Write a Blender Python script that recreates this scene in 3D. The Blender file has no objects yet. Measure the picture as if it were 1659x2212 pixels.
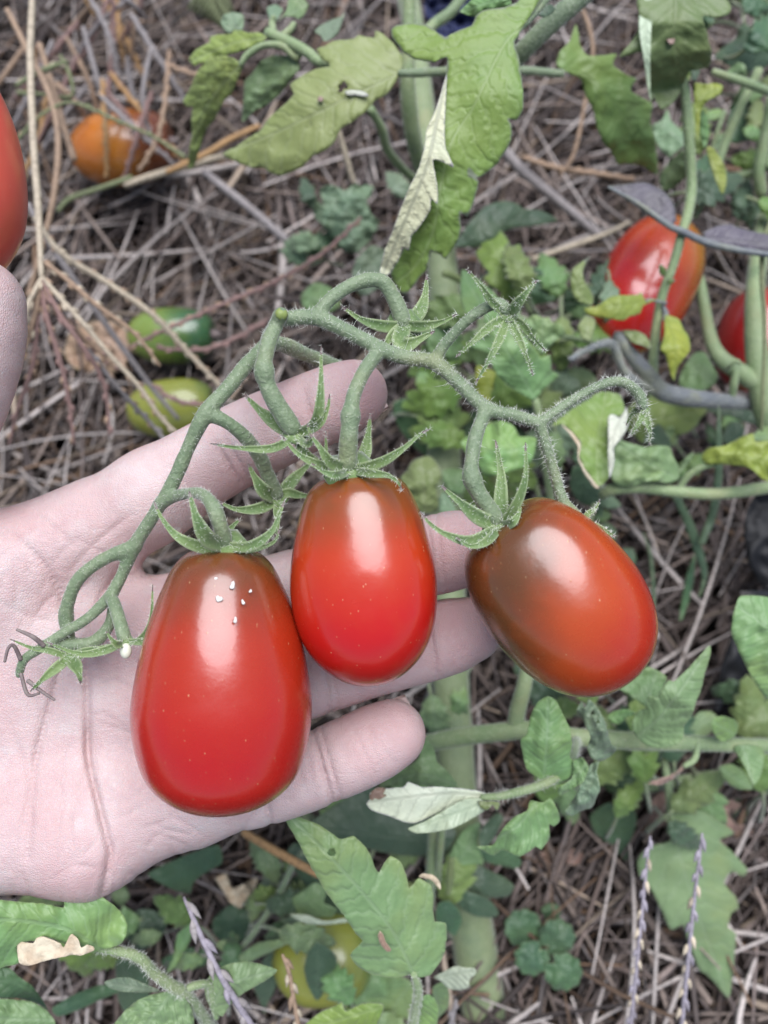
import bpy, bmesh, math, random
import numpy as np
from mathutils import Vector, Matrix, noise as mnoise
from mathutils.geometry import delaunay_2d_cdt

SC = bpy.context.scene
COL = SC.collection
rnd = random.Random(7)

# ------------------------------------------------------------------ camera
TILT = math.radians(18.0)
CAMH = 0.38
HALF = 0.637                        # tan of half the vertical field of view
cam_d = bpy.data.cameras.new("camera")
cam_d.sensor_fit = 'VERTICAL'
cam_d.sensor_height = 36.0
cam_d.sensor_width = 27.0
cam_d.lens = 18.0 / HALF
cam_d.clip_start = 0.005
cam_d.clip_end = 200.0
cam_d.dof.use_dof = True
cam_d.dof.focus_distance = 0.172
cam_d.dof.aperture_fstop = 12.5
cam = bpy.data.objects.new("camera", cam_d)
cam.location = (0, 0, CAMH)
cam.rotation_euler = (TILT, 0, 0)
COL.objects.link(cam)
SC.camera = cam

# ------------------------------------------------------------------ sky and light (overcast)
SUN_EL, SUN_AZ = math.radians(79), math.radians(20)      # azimuth from +Y towards +X
world = bpy.data.worlds.new("World")
SC.world = world
world.use_nodes = True
wn = world.node_tree
wn.nodes.clear()
w_out = wn.nodes.new("ShaderNodeOutputWorld")
w_bg = wn.nodes.new("ShaderNodeBackground")
w_sky = wn.nodes.new("ShaderNodeTexSky")
w_sky.sky_type = 'NISHITA'
w_sky.sun_disc = False
w_sky.sun_elevation = SUN_EL
w_sky.sun_rotation = SUN_AZ
w_sky.air_density = 1.0
w_sky.dust_density = 1.0
w_sky.ozone_density = 1.0
w_bg.inputs['Strength'].default_value = 0.05
wn.links.new(w_sky.outputs[0], w_bg.inputs[0])
wn.links.new(w_bg.outputs[0], w_out.inputs[0])
sun_d = bpy.data.lights.new("sun", 'SUN')
sun_d.energy = 2.4
sun_d.angle = math.radians(54)
sun_d.color = (0.95, 0.955, 1.0)
sun = bpy.data.objects.new("sun", sun_d)
sdir = Vector((math.cos(SUN_EL) * math.sin(SUN_AZ), math.cos(SUN_EL) * math.cos(SUN_AZ), math.sin(SUN_EL)))
sun.rotation_euler = sdir.to_track_quat('Z', 'Y').to_euler()
sun.location = (0, 0, 3)
COL.objects.link(sun)
SC.view_settings.view_transform = 'Standard'
SC.view_settings.look = 'None'
SC.view_settings.exposure = 1.2
SC.view_settings.gamma = 1.0
SC.view_settings.use_curve_mapping = False
SC.render.engine = 'CYCLES'
SC.cycles.use_denoising = True
SC.cycles.max_bounces = 8
SC.cycles.transparent_max_bounces = 8

# ------------------------------------------------------------------ picture plane -> place
K = 2 * HALF / 2212.0               # metres per picture unit at one metre of depth (picture is 1659 x 2212)
CAM = np.array([0, 0, CAMH])
FW = np.array([0, math.sin(TILT), -math.cos(TILT)])
UP = np.array([0, math.cos(TILT), math.sin(TILT)])
RT = np.array([1.0, 0, 0])


def P(x, y, d):
    return CAM + RT * ((x - 829.5) * d * K) + UP * ((1106 - y) * d * K) + FW * d


def Pn(x, y, d):
    x, y, d = np.asarray(x, float), np.asarray(y, float), np.asarray(d, float)
    return CAM[None] + RT[None] * ((x - 829.5) * d * K)[:, None] + UP[None] * ((1106 - y) * d * K)[:, None] + FW[None] * d[:, None]


def ground_depth(x, y, z=0.0):
    u = FW + RT * (x - 829.5) * K + UP * (1106 - y) * K
    return (z - CAMH) / u[2]


def project(co):
    v = co - CAM[None]
    d = v @ FW
    return 829.5 + (v @ RT) / d / K, 1106 - (v @ UP) / d / K, d


# ------------------------------------------------------------------ object helpers
def mesh_obj(name, verts, faces, mats, parent=None, smooth=True, mat_idx=None, uvs=None, attrs=None):
    me = bpy.data.meshes.new(name)
    me.from_pydata([tuple(v) for v in verts], [], [tuple(f) for f in faces])
    if not isinstance(mats, (list, tuple)):
        mats = [mats]
    for m in mats:
        me.materials.append(m)
    if mat_idx is not None:
        me.polygons.foreach_set('material_index', np.asarray(mat_idx, dtype=np.int32))
    if smooth:
        me.polygons.foreach_set('use_smooth', np.ones(len(me.polygons), dtype=bool))
    if uvs is not None:
        uvl = me.uv_layers.new(name="UVMap")
        li = np.empty(len(me.loops), dtype=np.int32)
        me.loops.foreach_get('vertex_index', li)
        uvl.data.foreach_set('uv', np.asarray(uvs, dtype=np.float32)[li].ravel())
    if attrs:
        for an, av in attrs.items():
            av = np.asarray(av, dtype=np.float32)
            if av.ndim == 1:
                a = me.attributes.new(an, 'FLOAT', 'POINT')
                a.data.foreach_set('value', av)
            else:
                a = me.attributes.new(an, 'FLOAT_COLOR', 'POINT')
                a.data.foreach_set('color', np.c_[av, np.ones(len(av))].astype(np.float32).ravel())
    me.update()
    o = bpy.data.objects.new(name, me)
    COL.objects.link(o)
    if parent is not None:
        o.parent = parent
        o.matrix_parent_inverse = parent_inv(parent)
    return o


def parent_inv(p):
    m = Matrix.Translation(p.location) if p.type == 'EMPTY' else p.matrix_basis.copy()
    q = p.parent
    if q is not None:
        m = parent_world(q) @ p.matrix_parent_inverse @ m
    return m.inverted()


def parent_world(p):
    m = p.matrix_basis.copy() if p.type != 'EMPTY' else Matrix.Translation(p.location)
    if p.parent is not None:
        m = parent_world(p.parent) @ p.matrix_parent_inverse @ m
    return m


def empty(name, loc, label=None, cat=None, group=None, parent=None):
    o = bpy.data.objects.new(name, None)
    o.empty_display_size = 0.01
    o.location = Vector(tuple(float(c) for c in loc))
    COL.objects.link(o)
    if parent is not None:
        o.parent = parent
        o.matrix_parent_inverse = parent_inv(parent)
    if label:
        tag(o, label, cat, group)
    return o


def tag(o, label, cat, group=None, kind=None):
    if label:
        o["label"] = label
    if cat:
        o["category"] = cat
    if group:
        o["group"] = group
    if kind:
        o["kind"] = kind
    return o


def catmull(pts, n):
    """n samples along a Catmull-Rom curve through pts (k columns), roughly even in arc length"""
    p = np.asarray(pts, float)
    if len(p) == 2:
        t = np.linspace(0, 1, n)[:, None]
        return p[0] * (1 - t) + p[1] * t
    q = np.vstack([2 * p[0] - p[1], p, 2 * p[-1] - p[-2]])
    out = []
    m = 14
    for i in range(1, len(q) - 2):
        t = np.linspace(0, 1, m, endpoint=False)[:, None]
        a, b, c, d = q[i - 1], q[i], q[i + 1], q[i + 2]
        out.append(0.5 * (2 * b + (c - a) * t + (2 * a - 5 * b + 4 * c - d) * t ** 2 + (3 * b - a - 3 * c + d) * t ** 3))
    out.append(p[-1:])
    c = np.vstack(out)
    s = np.r_[0, np.cumsum(np.linalg.norm(np.diff(c[:, :3] if c.shape[1] > 3 else c, axis=0), axis=1))]
    tt = np.linspace(0, s[-1], n)
    return np.stack([np.interp(tt, s, c[:, j]) for j in range(c.shape[1])], 1)


def tube_geo(pts, rad, sides=8, cap=True, flat=1.0):
    """verts, faces of a tube along pts with radius per point"""
    p = np.asarray(pts, float)
    n = len(p)
    rad = np.broadcast_to(np.asarray(rad, float), (n,))
    T = np.gradient(p, axis=0)
    T /= np.linalg.norm(T, axis=1)[:, None] + 1e-12
    ref = np.array([0.31, 0.22, 0.92])
    if abs(T[0] @ ref) > 0.9:
        ref = np.array([0.9, 0.1, 0.3])
    N = np.cross(T[0], ref)
    N /= np.linalg.norm(N)
    V, F = [], []
    ang = np.linspace(0, 2 * math.pi, sides, endpoint=False)
    for i in range(n):
        N = N - T[i] * (N @ T[i])
        N /= np.linalg.norm(N) + 1e-12
        B = np.cross(T[i], N)
        V.append(p[i] + rad[i] * (np.cos(ang)[:, None] * N + flat * np.sin(ang)[:, None] * B))
    V = np.vstack(V)
    for i in range(n - 1):
        for j in range(sides):
            a, b = i * sides + j, i * sides + (j + 1) % sides
            F.append((a, b, b + sides, a + sides))
    if cap:
        V = np.vstack([V, p[0] - T[0] * rad[0] * 0.6, p[-1] + T[-1] * rad[-1] * 0.6])
        c0, c1 = len(V) - 2, len(V) - 1
        for j in range(sides):
            F.append((c0, (j + 1) % sides, j))
            o = (n - 1) * sides
            F.append((c1, o + j, o + (j + 1) % sides))
    return V, F


def px_path(pts, n=None):
    """list of (x, y, depth, radius_px) -> points and metre radii"""
    a = np.asarray(pts, float)
    n = n or max(8, int(6 * len(a)))
    c = catmull(a, n)
    pos = Pn(c[:, 0], c[:, 1], c[:, 2])
    return pos, c[:, 3] * c[:, 2] * K


def merge(geos):
    V, F, o = [], [], 0
    for v, f in geos:
        V.append(np.asarray(v, float))
        F += [tuple(i + o for i in q) for q in f]
        o += len(v)
    return np.vstack(V), F


def hairs_geo(pos, rad, density, length, r, g, spread=0.35, thick=0.000035):
    """fine hairs standing on a tube: slim three-sided spikes"""
    geos = []
    seg = np.linalg.norm(np.diff(pos, axis=0), axis=1)
    tot = seg.sum()
    cum = np.r_[0, np.cumsum(seg)]
    n = int(density * tot)
    for _ in range(n):
        s = g.uniform(0, tot)
        i = min(len(seg) - 1, int(np.searchsorted(cum, s) - 1))
        i = max(0, i)
        f = (s - cum[i]) / (seg[i] + 1e-9)
        p = pos[i] * (1 - f) + pos[i + 1] * f
        rr = rad[i] * (1 - f) + rad[i + 1] * f
        T = (pos[i + 1] - pos[i]) / (seg[i] + 1e-9)
        a = np.cross(T, np.array([g.gauss(0, 1), g.gauss(0, 1), g.gauss(0, 1)]))
        a /= np.linalg.norm(a) + 1e-9
        d = a + np.array([g.gauss(0, spread), g.gauss(0, spread), g.gauss(0, spread)])
        d /= np.linalg.norm(d)
        L = length * g.uniform(0.35, 1.0) * (1.9 if g.random() < 0.07 else 1)
        u = np.cross(d, T)
        u /= np.linalg.norm(u) + 1e-9
        w = np.cross(d, u)
        b = p + a * rr * 0.92
        mid = b + d * L * 0.55
        tip = b + d * L + np.array([g.gauss(0, .18), g.gauss(0, .18), g.gauss(0, .18)]) * L
        V = [b + u * thick, b + (-0.5 * u + 0.87 * w) * thick, b + (-0.5 * u - 0.87 * w) * thick,
             mid + u * thick * .7, mid + (-0.5 * u + 0.87 * w) * thick * .7, mid + (-0.5 * u - 0.87 * w) * thick * .7, tip]
        F = [(0, 1, 4, 3), (1, 2, 5, 4), (2, 0, 3, 5), (3, 4, 6), (4, 5, 6), (5, 3, 6)]
        geos.append((V, F))
    return geos


# ------------------------------------------------------------------ distance fields and their surface
class Field:
    def __init__(self, lo, hi, h):
        self.lo, self.h = np.asarray(lo, float), h
        self.n = np.ceil((np.asarray(hi) - self.lo) / h).astype(int) + 1
        self.ax = [self.lo[i] + h * np.arange(self.n[i]) for i in range(3)]
        self.F = np.full(tuple(self.n), 0.03, dtype=np.float32)

    def box(self, lo, hi):
        sl = []
        for i in range(3):
            a = max(0, int((lo[i] - self.lo[i]) / self.h))
            b = min(self.n[i], int((hi[i] - self.lo[i]) / self.h) + 2)
            sl.append(slice(a, max(a + 1, b)))
        return tuple(sl)

    def cone(self, a, b, ra, rb, margin):
        a, b = np.asarray(a), np.asarray(b)
        R = max(ra, rb) + margin
        sl = self.box(np.minimum(a, b) - R, np.maximum(a, b) + R)
        X = self.ax[0][sl[0]][:, None, None] - a[0]
        Y = self.ax[1][sl[1]][None, :, None] - a[1]
        Z = self.ax[2][sl[2]][None, None, :] - a[2]
        v = b - a
        L2 = v @ v + 1e-12
        t = np.clip((X * v[0] + Y * v[1] + Z * v[2]) / L2, 0, 1)
        d = np.sqrt((X - t * v[0]) ** 2 + (Y - t * v[1]) ** 2 + (Z - t * v[2]) ** 2) - (ra + (rb - ra) * t)
        return sl, d.astype(np.float32)


def smin(a, b, k):
    h = np.clip(0.5 + 0.5 * (b - a) / k, 0, 1)
    return b * (1 - h) + a * h - k * h * (1 - h)


def surface_nets(F, lo, h):
    ins = F < 0
    c = [F[i:F.shape[0] - 1 + i, j:F.shape[1] - 1 + j, k:F.shape[2] - 1 + k]
         for i in (0, 1) for j in (0, 1) for k in (0, 1)]
    cnt = sum((q < 0).astype(np.int8) for q in c)
    act = (cnt > 0) & (cnt < 8)
    idx = np.argwhere(act)
    vals = np.stack([q[act] for q in c], 1)
    offs = np.array([(i, j, k) for i in (0, 1) for j in (0, 1) for k in (0, 1)], float)
    acc = np.zeros((len(idx), 3))
    num = np.zeros(len(idx))
    for e in range(8):
        for f in range(e + 1, 8):
            if np.abs(offs[e] - offs[f]).sum() != 1:
                continue
            a, b = vals[:, e], vals[:, f]
            m = (a < 0) != (b < 0)
            t = np.where(m, a / (a - b + 1e-20), 0)
            acc += np.where(m[:, None], offs[e] + (offs[f] - offs[e]) * t[:, None], 0)
            num += m
    V = (idx + acc / num[:, None]) * h + np.asarray(lo)
    ids = np.full(act.shape, -1, dtype=np.int32)
    ids[act] = np.arange(len(idx))
    quads = []
    for ax in range(3):
        sl0 = [slice(None)] * 3
        sl1 = [slice(None)] * 3
        sl0[ax] = slice(0, -1)
        sl1[ax] = slice(1, None)
        s0, s1 = ins[tuple(sl0)], ins[tuple(sl1)]
        o1, o2 = (ax + 1) % 3, (ax + 2) % 3
        e = np.argwhere(s0 != s1)
        e = e[(e[:, o1] > 0) & (e[:, o2] > 0) & (e[:, o1] < F.shape[o1] - 1) & (e[:, o2] < F.shape[o2] - 1)]
        d1 = np.zeros(3, int)
        d1[o1] = 1
        d2 = np.zeros(3, int)
        d2[o2] = 1
        q = np.stack([ids[tuple((e - d1 - d2).T)], ids[tuple((e - d2).T)], ids[tuple(e.T)], ids[tuple((e - d1).T)]], 1)
        flip = ~ins[tuple(e.T)]
        q[flip] = q[flip][:, ::-1]
        quads.append(q)
    Q = np.vstack(quads)
    Q = Q[(Q >= 0).all(1)]
    return V, Q


def relax(V, Q, it=2, lam=0.5):
    n = len(V)
    for _ in range(it):
        s = np.zeros((n, 3))
        c = np.zeros(n)
        for a, b in ((0, 1), (1, 2), (2, 3), (3, 0)):
            for i, j in ((a, b), (b, a)):
                for k in range(3):
                    s[:, k] += np.bincount(Q[:, i], V[Q[:, j], k], n)
                c += np.bincount(Q[:, i], minlength=n)
        V = V * (1 - lam) + lam * s / np.maximum(c, 1)[:, None]
    return V


# ------------------------------------------------------------------ materials
class N:
    """small node helper"""
    def __init__(self, name):
        self.m = bpy.data.materials.new(name)
        self.m.use_nodes = True
        self.t = self.m.node_tree
        self.t.nodes.clear()
        self.out = self.t.nodes.new("ShaderNodeOutputMaterial")

    def n(self, typ, ins=None, **kw):
        nd = self.t.nodes.new(typ)
        for k, v in kw.items():
            setattr(nd, k, v)
        for k, v in (ins or {}).items():
            s = nd.inputs[k]
            if isinstance(v, bpy.types.NodeSocket):
                self.t.links.new(v, s)
            else:
                s.default_value = v
        return nd

    def math(self, op, a, b=0.0, c=0.0, clamp=False):
        nd = self.t.nodes.new("ShaderNodeMath")
        nd.operation = op
        nd.use_clamp = clamp
        for i, v in enumerate((a, b, c)):
            if isinstance(v, bpy.types.NodeSocket):
                self.t.links.new(v, nd.inputs[i])
            else:
                nd.inputs[i].default_value = v
        return nd.outputs[0]

    def mix(self, f, a, b, mode='MIX'):
        nd = self.t.nodes.new("ShaderNodeMix")
        nd.data_type = 'RGBA'
        nd.blend_type = mode
        for s, v in ((0, f), (6, a), (7, b)):
            if isinstance(v, bpy.types.NodeSocket):
                self.t.links.new(v, nd.inputs[s])
            else:
                nd.inputs[s].default_value = (tuple(v) + (1,)) if (s > 0 and len(v) == 3) else v
        return nd.outputs[2]

    def step(self, v, lo, hi, to0=0.0, to1=1.0):
        nd = self.n("ShaderNodeMapRange", {0: v, 1: lo, 2: hi, 3: to0, 4: to1})
        nd.interpolation_type = 'SMOOTHSTEP'
        return nd.outputs[0]

    def noise(self, scale, detail=3.0, rough=0.55, vec=None, dist=0.0):
        ins = {'Scale': scale, 'Detail': detail, 'Roughness': rough, 'Distortion': dist}
        if vec is None:
            vec = self.n("ShaderNodeTexCoord").outputs['Object']
        ins['Vector'] = vec
        return self.n("ShaderNodeTexNoise", ins).outputs[0]

    def obj(self):
        return self.n("ShaderNodeTexCoord").outputs['Object']

    def attr(self, name, o='Fac'):
        return self.n("ShaderNodeAttribute", attribute_name=name).outputs[o]

    def bump(self, h, strength=0.3, dist=0.001, nrm=None):
        ins = {'Height': h, 'Strength': strength, 'Distance': dist}
        if nrm is not None:
            ins['Normal'] = nrm
        return self.n("ShaderNodeBump", ins).outputs[0]

    def done(self, sh):
        self.t.links.new(sh, self.out.inputs[0])
        return self.m

    def princ(self, **kw):
        ins = {}
        for k, v in kw.items():
            ins[k.replace('_', ' ')] = v if not (isinstance(v, tuple) and len(v) == 3 and k in ('Base_Color',)) else v + (1,)
        return self.n("ShaderNodeBsdfPrincipled", ins).outputs[0]


def leaf_mat(name, c1, c2, cy, yel=0.25, vein=(0.16, 0.22, 0.08), vstr=0.35, rough=0.46, trans=0.27, spots=0.0, bump=1.0, edge=None):
    n = N(name)
    uv = n.n("ShaderNodeUVMap", uv_map="UVMap").outputs[0]
    sep = n.n("ShaderNodeSeparateXYZ", {0: uv})
    u, v = sep.outputs[0], sep.outputs[1]           # u: vein phase (one vein per unit), v: distance from midrib in mm
    orand = n.n("ShaderNodeObjectInfo").outputs['Random']
    ob = n.obj()
    shift = n.n("ShaderNodeVectorMath", {0: ob, 1: (0, 0, 0)}, operation='ADD').outputs[0]
    nz1 = n.noise(55, 4, 0.6, shift)
    nz2 = n.noise(230, 3, 0.6, shift)
    av = n.math('ABSOLUTE', v)
    mid = n.step(av, 0.15, 0.75, 1, 0)
    wob = n.math('MULTIPLY_ADD', n.math('SUBTRACT', n.noise(85, 2, 0.5, shift), 0.5), 1.5, u)
    wob = n.math('MULTIPLY_ADD', n.math('SUBTRACT', nz2, 0.5), 0.3, wob)
    fr = n.math('FRACT', wob)
    dv = n.math('ABSOLUTE', n.math('SUBTRACT', fr, 0.5))
    lat = n.step(dv, 0.02, 0.10, 1, 0)
    vor = n.n("ShaderNodeTexVoronoi", {'Scale': 620.0, 'Vector': shift}, feature='DISTANCE_TO_EDGE').outputs[0]
    ret = n.step(vor, 0.0, 0.16, 1, 0)
    vm = n.math('MAXIMUM', n.math('MAXIMUM', mid, n.math('MULTIPLY', lat, 0.75)), n.math('MULTIPLY', ret, 0.2))
    base = n.mix(n.step(nz1, 0.25, 0.75), c1, c2)
    base = n.mix(n.math('MULTIPLY', n.step(n.math('ADD', n.noise(34, 3, 0.6, shift), n.math('MULTIPLY', orand, 0.12)), 0.50, 0.72), yel), base, cy)
    base = n.mix(n.math('MULTIPLY', vm, vstr), base, vein)
    if spots > 0:
        sv = n.n("ShaderNodeTexVoronoi", {'Scale': 95.0, 'Vector': shift, 'Randomness': 1.0}).outputs['Distance']
        sm = n.math('MULTIPLY', n.step(n.math('MULTIPLY_ADD', nz2, 0.12, sv), 0.13, 0.19, 1, 0), spots)
        base = n.mix(sm, base, (0.10, 0.062, 0.035))
    rim = n.attr("rim")
    base = n.mix(n.math('MULTIPLY', n.step(n.math('MULTIPLY_ADD', n.math('SUBTRACT', nz2, 0.5), 0.6, rim), 0.55, 1.0), 0.75 if edge else 0.3), base, edge or (0.33, 0.38, 0.2))
    hsv = n.n("ShaderNodeHueSaturation", {'Hue': n.math('MULTIPLY_ADD', orand, 0.03, 0.485), 'Saturation': n.math('MULTIPLY_ADD', orand, 0.2, 0.9),
                                          'Value': n.math('MULTIPLY_ADD', orand, 0.22, 0.89), 'Color': base}).outputs[0]
    # blistered between the veins: cells rise, veins sink
    cell = n.math('MULTIPLY', n.math('SUBTRACT', 1.0, n.math('MAXIMUM', n.step(dv, 0.0, 0.3, 1, 0), mid)), 1.0)
    hgt = n.math('ADD', n.math('ADD', cell, n.math('MULTIPLY', n.step(vor, 0, 0.5), 0.10)), n.math('MULTIPLY', nz2, 0.55))
    bm = n.bump(hgt, 0.32 * bump, 0.0008)
    p = n.n("ShaderNodeBsdfPrincipled", {'Base Color': hsv, 'Roughness': rough, 'Specular IOR Level': 0.5, 'Normal': bm,
                                         'Sheen Weight': 0.18, 'Sheen Roughness': 0.5}).outputs[0]
    tr = n.n("ShaderNodeBsdfTranslucent", {'Color': n.mix(0.35, hsv, (0.30, 0.42, 0.03)), 'Normal': bm}).outputs[0]
    return n.done(n.n("ShaderNodeMixShader", {0: trans, 1: p, 2: tr}).outputs[0])


def stem_mat(name, c1, c2, c3, rough=0.55):
    n = N(name)
    ob = n.obj()
    a = n.noise(120, 4, 0.6, ob)
    b = n.noise(900, 2, 0.6, ob)
    col = n.mix(n.step(a, 0.35, 0.65), c1, c2)
    col = n.mix(n.math('MULTIPLY', n.step(b, 0.52, 0.72), 0.55), col, c3)
    e = n.noise(48, 3, 0.6, ob)
    col = n.mix(n.math('MULTIPLY', n.step(e, 0.52, 0.72), 0.5), col, (0.27, 0.27, 0.13))
    col = n.mix(n.math('MULTIPLY', n.step(e, 0.46, 0.30), 0.5), col, (0.105, 0.16, 0.085))
    bm = n.bump(n.math('ADD', b, n.math('MULTIPLY', a, 0.6)), 0.6, 0.0007)
    return n.done(n.princ(Base_Color=col, Roughness=rough, Specular_IOR_Level=0.35, Normal=bm, Sheen_Weight=0.35, Sheen_Roughness=0.4,
                          Subsurface_Weight=0.06, Subsurface_Radius=(0.4, 0.8, 0.2), Subsurface_Scale=0.001))


def tomato_mat(name, body, mid, shoulder, sh0=0.05, sh1=0.42, patch=0.5, rough=0.2, speck_or_glint=0.6, seedv=0.0, spec=0.5, side=0.0):
    """ripe body with a brown-green shoulder that runs down in a ragged gradient; 'ax' is 0 at the stalk, 1 at the blossom end"""
    n = N(name)
    ob = n.n("ShaderNodeVectorMath", {0: n.obj(), 1: (seedv, seedv * 0.7, 0)}, operation='ADD').outputs[0]
    ax = n.attr("ax")
    nz = n.noise(38, 4, 0.55, ob, 0.4)
    nf = n.noise(130, 4, 0.6, ob)
    sd = n.attr("side")
    g = n.math('ADD', ax, n.math('MULTIPLY', n.math('SUBTRACT', nz, 0.5), patch))
    g = n.math('ADD', g, n.math('MULTIPLY', sd, side))
    m1 = n.step(g, sh0, sh1, 1, 0)
    m2 = n.step(g, sh1 * 0.8, sh1 * 0.8 + 0.45, 1, 0)
    col = n.mix(n.math('MULTIPLY', m2, 0.7), body, mid)
    col = n.mix(m1, col, shoulder)
    col = n.mix(n.math('MULTIPLY', n.step(nf, 0.45, 0.75), 0.18), col, mid)
    # pale lenticel specks, drawn out along the fruit
    st = n.n("ShaderNodeTexVoronoi", {'Scale': 760.0, 'Vector': n.n('ShaderNodeVectorMath', {0: ob, 1: (1.0, 0.55, 1.0)}, operation='MULTIPLY').outputs[0], 'Randomness': 1.0}).outputs['Distance']
    sp = n.math('MULTIPLY', n.step(st, 0.05, 0.15, 1, 0), n.step(n.noise(420, 2, 0.5, ob), 0.46, 0.66))
    col = n.mix(n.math('MULTIPLY', sp, speck_or_glint), col, (0.75, 0.50, 0.25))
    h = n.math('ADD', n.noise(30, 2, 0.5, ob), n.math('ADD', n.math('MULTIPLY', nf, 0.10), n.math('MULTIPLY', n.noise(70, 2, 0.5, ob), 0.3)))
    bm = n.bump(h, 0.22, 0.0035)
    bm = n.bump(sp, 0.15, 0.0002, bm)
    rg = n.math('ADD', rough + 0.07, n.math('MULTIPLY', n.math('SUBTRACT', n.noise(300, 3, 0.6, ob), 0.5), 0.12))
    return n.done(n.princ(Base_Color=col, Roughness=rg, Specular_IOR_Level=spec, Normal=bm, Subsurface_Weight=0.08,
                          Subsurface_Radius=(1.0, 0.25, 0.1), Subsurface_Scale=0.0025, Coat_Weight=0.55, Coat_Roughness=0.15, Coat_IOR=1.55, Coat_Normal=bm))


def plain_mat(name, c1, c2, scale=200, rough=0.7, bump=0.4, dist=0.0005, spec=0.3):
    n = N(name)
    a = n.noise(scale, 4, 0.6)
    col = n.mix(n.step(a, 0.35, 0.68), c1, c2)
    return n.done(n.princ(Base_Color=col, Roughness=rough, Specular_IOR_Level=spec, Normal=n.bump(a, bump, dist)))


def col_mat(name, rough=0.75, spec=0.25, scale=600):
    """colour per strand from the mesh, with streaks and dirt"""
    n = N(name)
    c = n.attr("Col", 'Color')
    a = n.noise(scale, 3, 0.6)
    b = n.noise(60, 3, 0.6)
    col = n.mix(n.math('MULTIPLY', n.step(a, 0.4, 0.75), 0.45), c, (0.05, 0.04, 0.035))
    col = n.mix(n.math('MULTIPLY', n.step(b, 0.5, 0.8), 0.3), col, (0.06, 0.045, 0.04))
    return n.done(n.princ(Base_Color=col, Roughness=rough, Specular_IOR_Level=spec, Normal=n.bump(a, 0.5, 0.0004)))


M = {}
M['leaf'] = leaf_mat("leaf_green", (0.178, 0.305, 0.122), (0.235, 0.365, 0.155), (0.28, 0.35, 0.10), 0.45, vein=(0.30, 0.40, 0.24), vstr=0.32)
M['leaf_lime'] = leaf_mat("leaf_yellow_green", (0.185, 0.270, 0.075), (0.230, 0.305, 0.098), (0.27, 0.30, 0.065), 0.3, vein=(0.32, 0.37, 0.19), vstr=0.3, edge=(0.2, 0.2, 0.18))
M['leaf_pale'] = leaf_mat("leaf_pale_green", (0.250, 0.335, 0.082), (0.300, 0.375, 0.112), (0.29, 0.32, 0.07), 0.45, vein=(0.34, 0.39, 0.21), vstr=0.35, trans=0.24)
M['leaf_mid'] = leaf_mat("leaf_mid_green", (0.150, 0.245, 0.070), (0.190, 0.280, 0.088), (0.20, 0.24, 0.05), 0.4, vein=(0.2, 0.26, 0.1), vstr=0.3)
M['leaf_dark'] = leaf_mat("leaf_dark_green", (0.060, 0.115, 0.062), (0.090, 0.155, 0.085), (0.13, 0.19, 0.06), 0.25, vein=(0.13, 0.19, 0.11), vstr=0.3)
M['leaf_grey'] = leaf_mat("leaf_grey_green", (0.180, 0.270, 0.165), (0.225, 0.315, 0.195), (0.26, 0.32, 0.14), 0.2, vein=(0.28, 0.34, 0.23), vstr=0.3)
M['leaf_yellow'] = leaf_mat("leaf_yellow", (0.235, 0.295, 0.06), (0.30, 0.34, 0.07), (0.42, 0.40, 0.05), 0.6, vein=(0.2, 0.25, 0.06), spots=0.8)
M['leaf_purple'] = leaf_mat("leaf_purple", (0.125, 0.105, 0.140), (0.16, 0.135, 0.165), (0.18, 0.19, 0.11), 0.25, vein=(0.2, 0.19, 0.19))
M['under'] = leaf_mat("leaf_underside", (0.40, 0.475, 0.33), (0.47, 0.53, 0.38), (0.5, 0.53, 0.34), 0.4, vein=(0.26, 0.32, 0.2), vstr=0.35, trans=0.12)
M['under_pale'] = leaf_mat("leaf_underside_pale", (0.56, 0.60, 0.455), (0.64, 0.66, 0.52), (0.64, 0.64, 0.46), 0.4, vein=(0.3, 0.31, 0.23), vstr=0.5, trans=0.1, edge=(0.4, 0.38, 0.4))

M['under_cream'] = leaf_mat("leaf_underside_cream", (0.50, 0.53, 0.335), (0.58, 0.59, 0.39), (0.60, 0.58, 0.34), 0.5, vein=(0.22, 0.23, 0.16), vstr=0.6, trans=0.1, edge=(0.36, 0.34, 0.36))


def sepal_mat():
    n = N("sepal_green")
    ob = n.obj()
    a, b = n.noise(160, 3, 0.6, ob), n.noise(1500, 2, 0.6, ob)
    col = n.mix(n.step(a, 0.3, 0.7), (0.100, 0.165, 0.058), (0.150, 0.215, 0.075))
    col = n.mix(n.math('MULTIPLY', n.step(b, 0.5, 0.75), 0.35), col, (0.42, 0.47, 0.30))
    col = n.mix(n.math('MULTIPLY', n.attr("rim"), 0.5), col, (0.40, 0.45, 0.27))
    return n.done(n.princ(Base_Color=col, Roughness=0.6, Specular_IOR_Level=0.3, Normal=n.bump(n.math('ADD', a, n.math('MULTIPLY', b, .4)), 0.3, 0.0005), Sheen_Weight=0.4, Sheen_Roughness=0.4))


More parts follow.
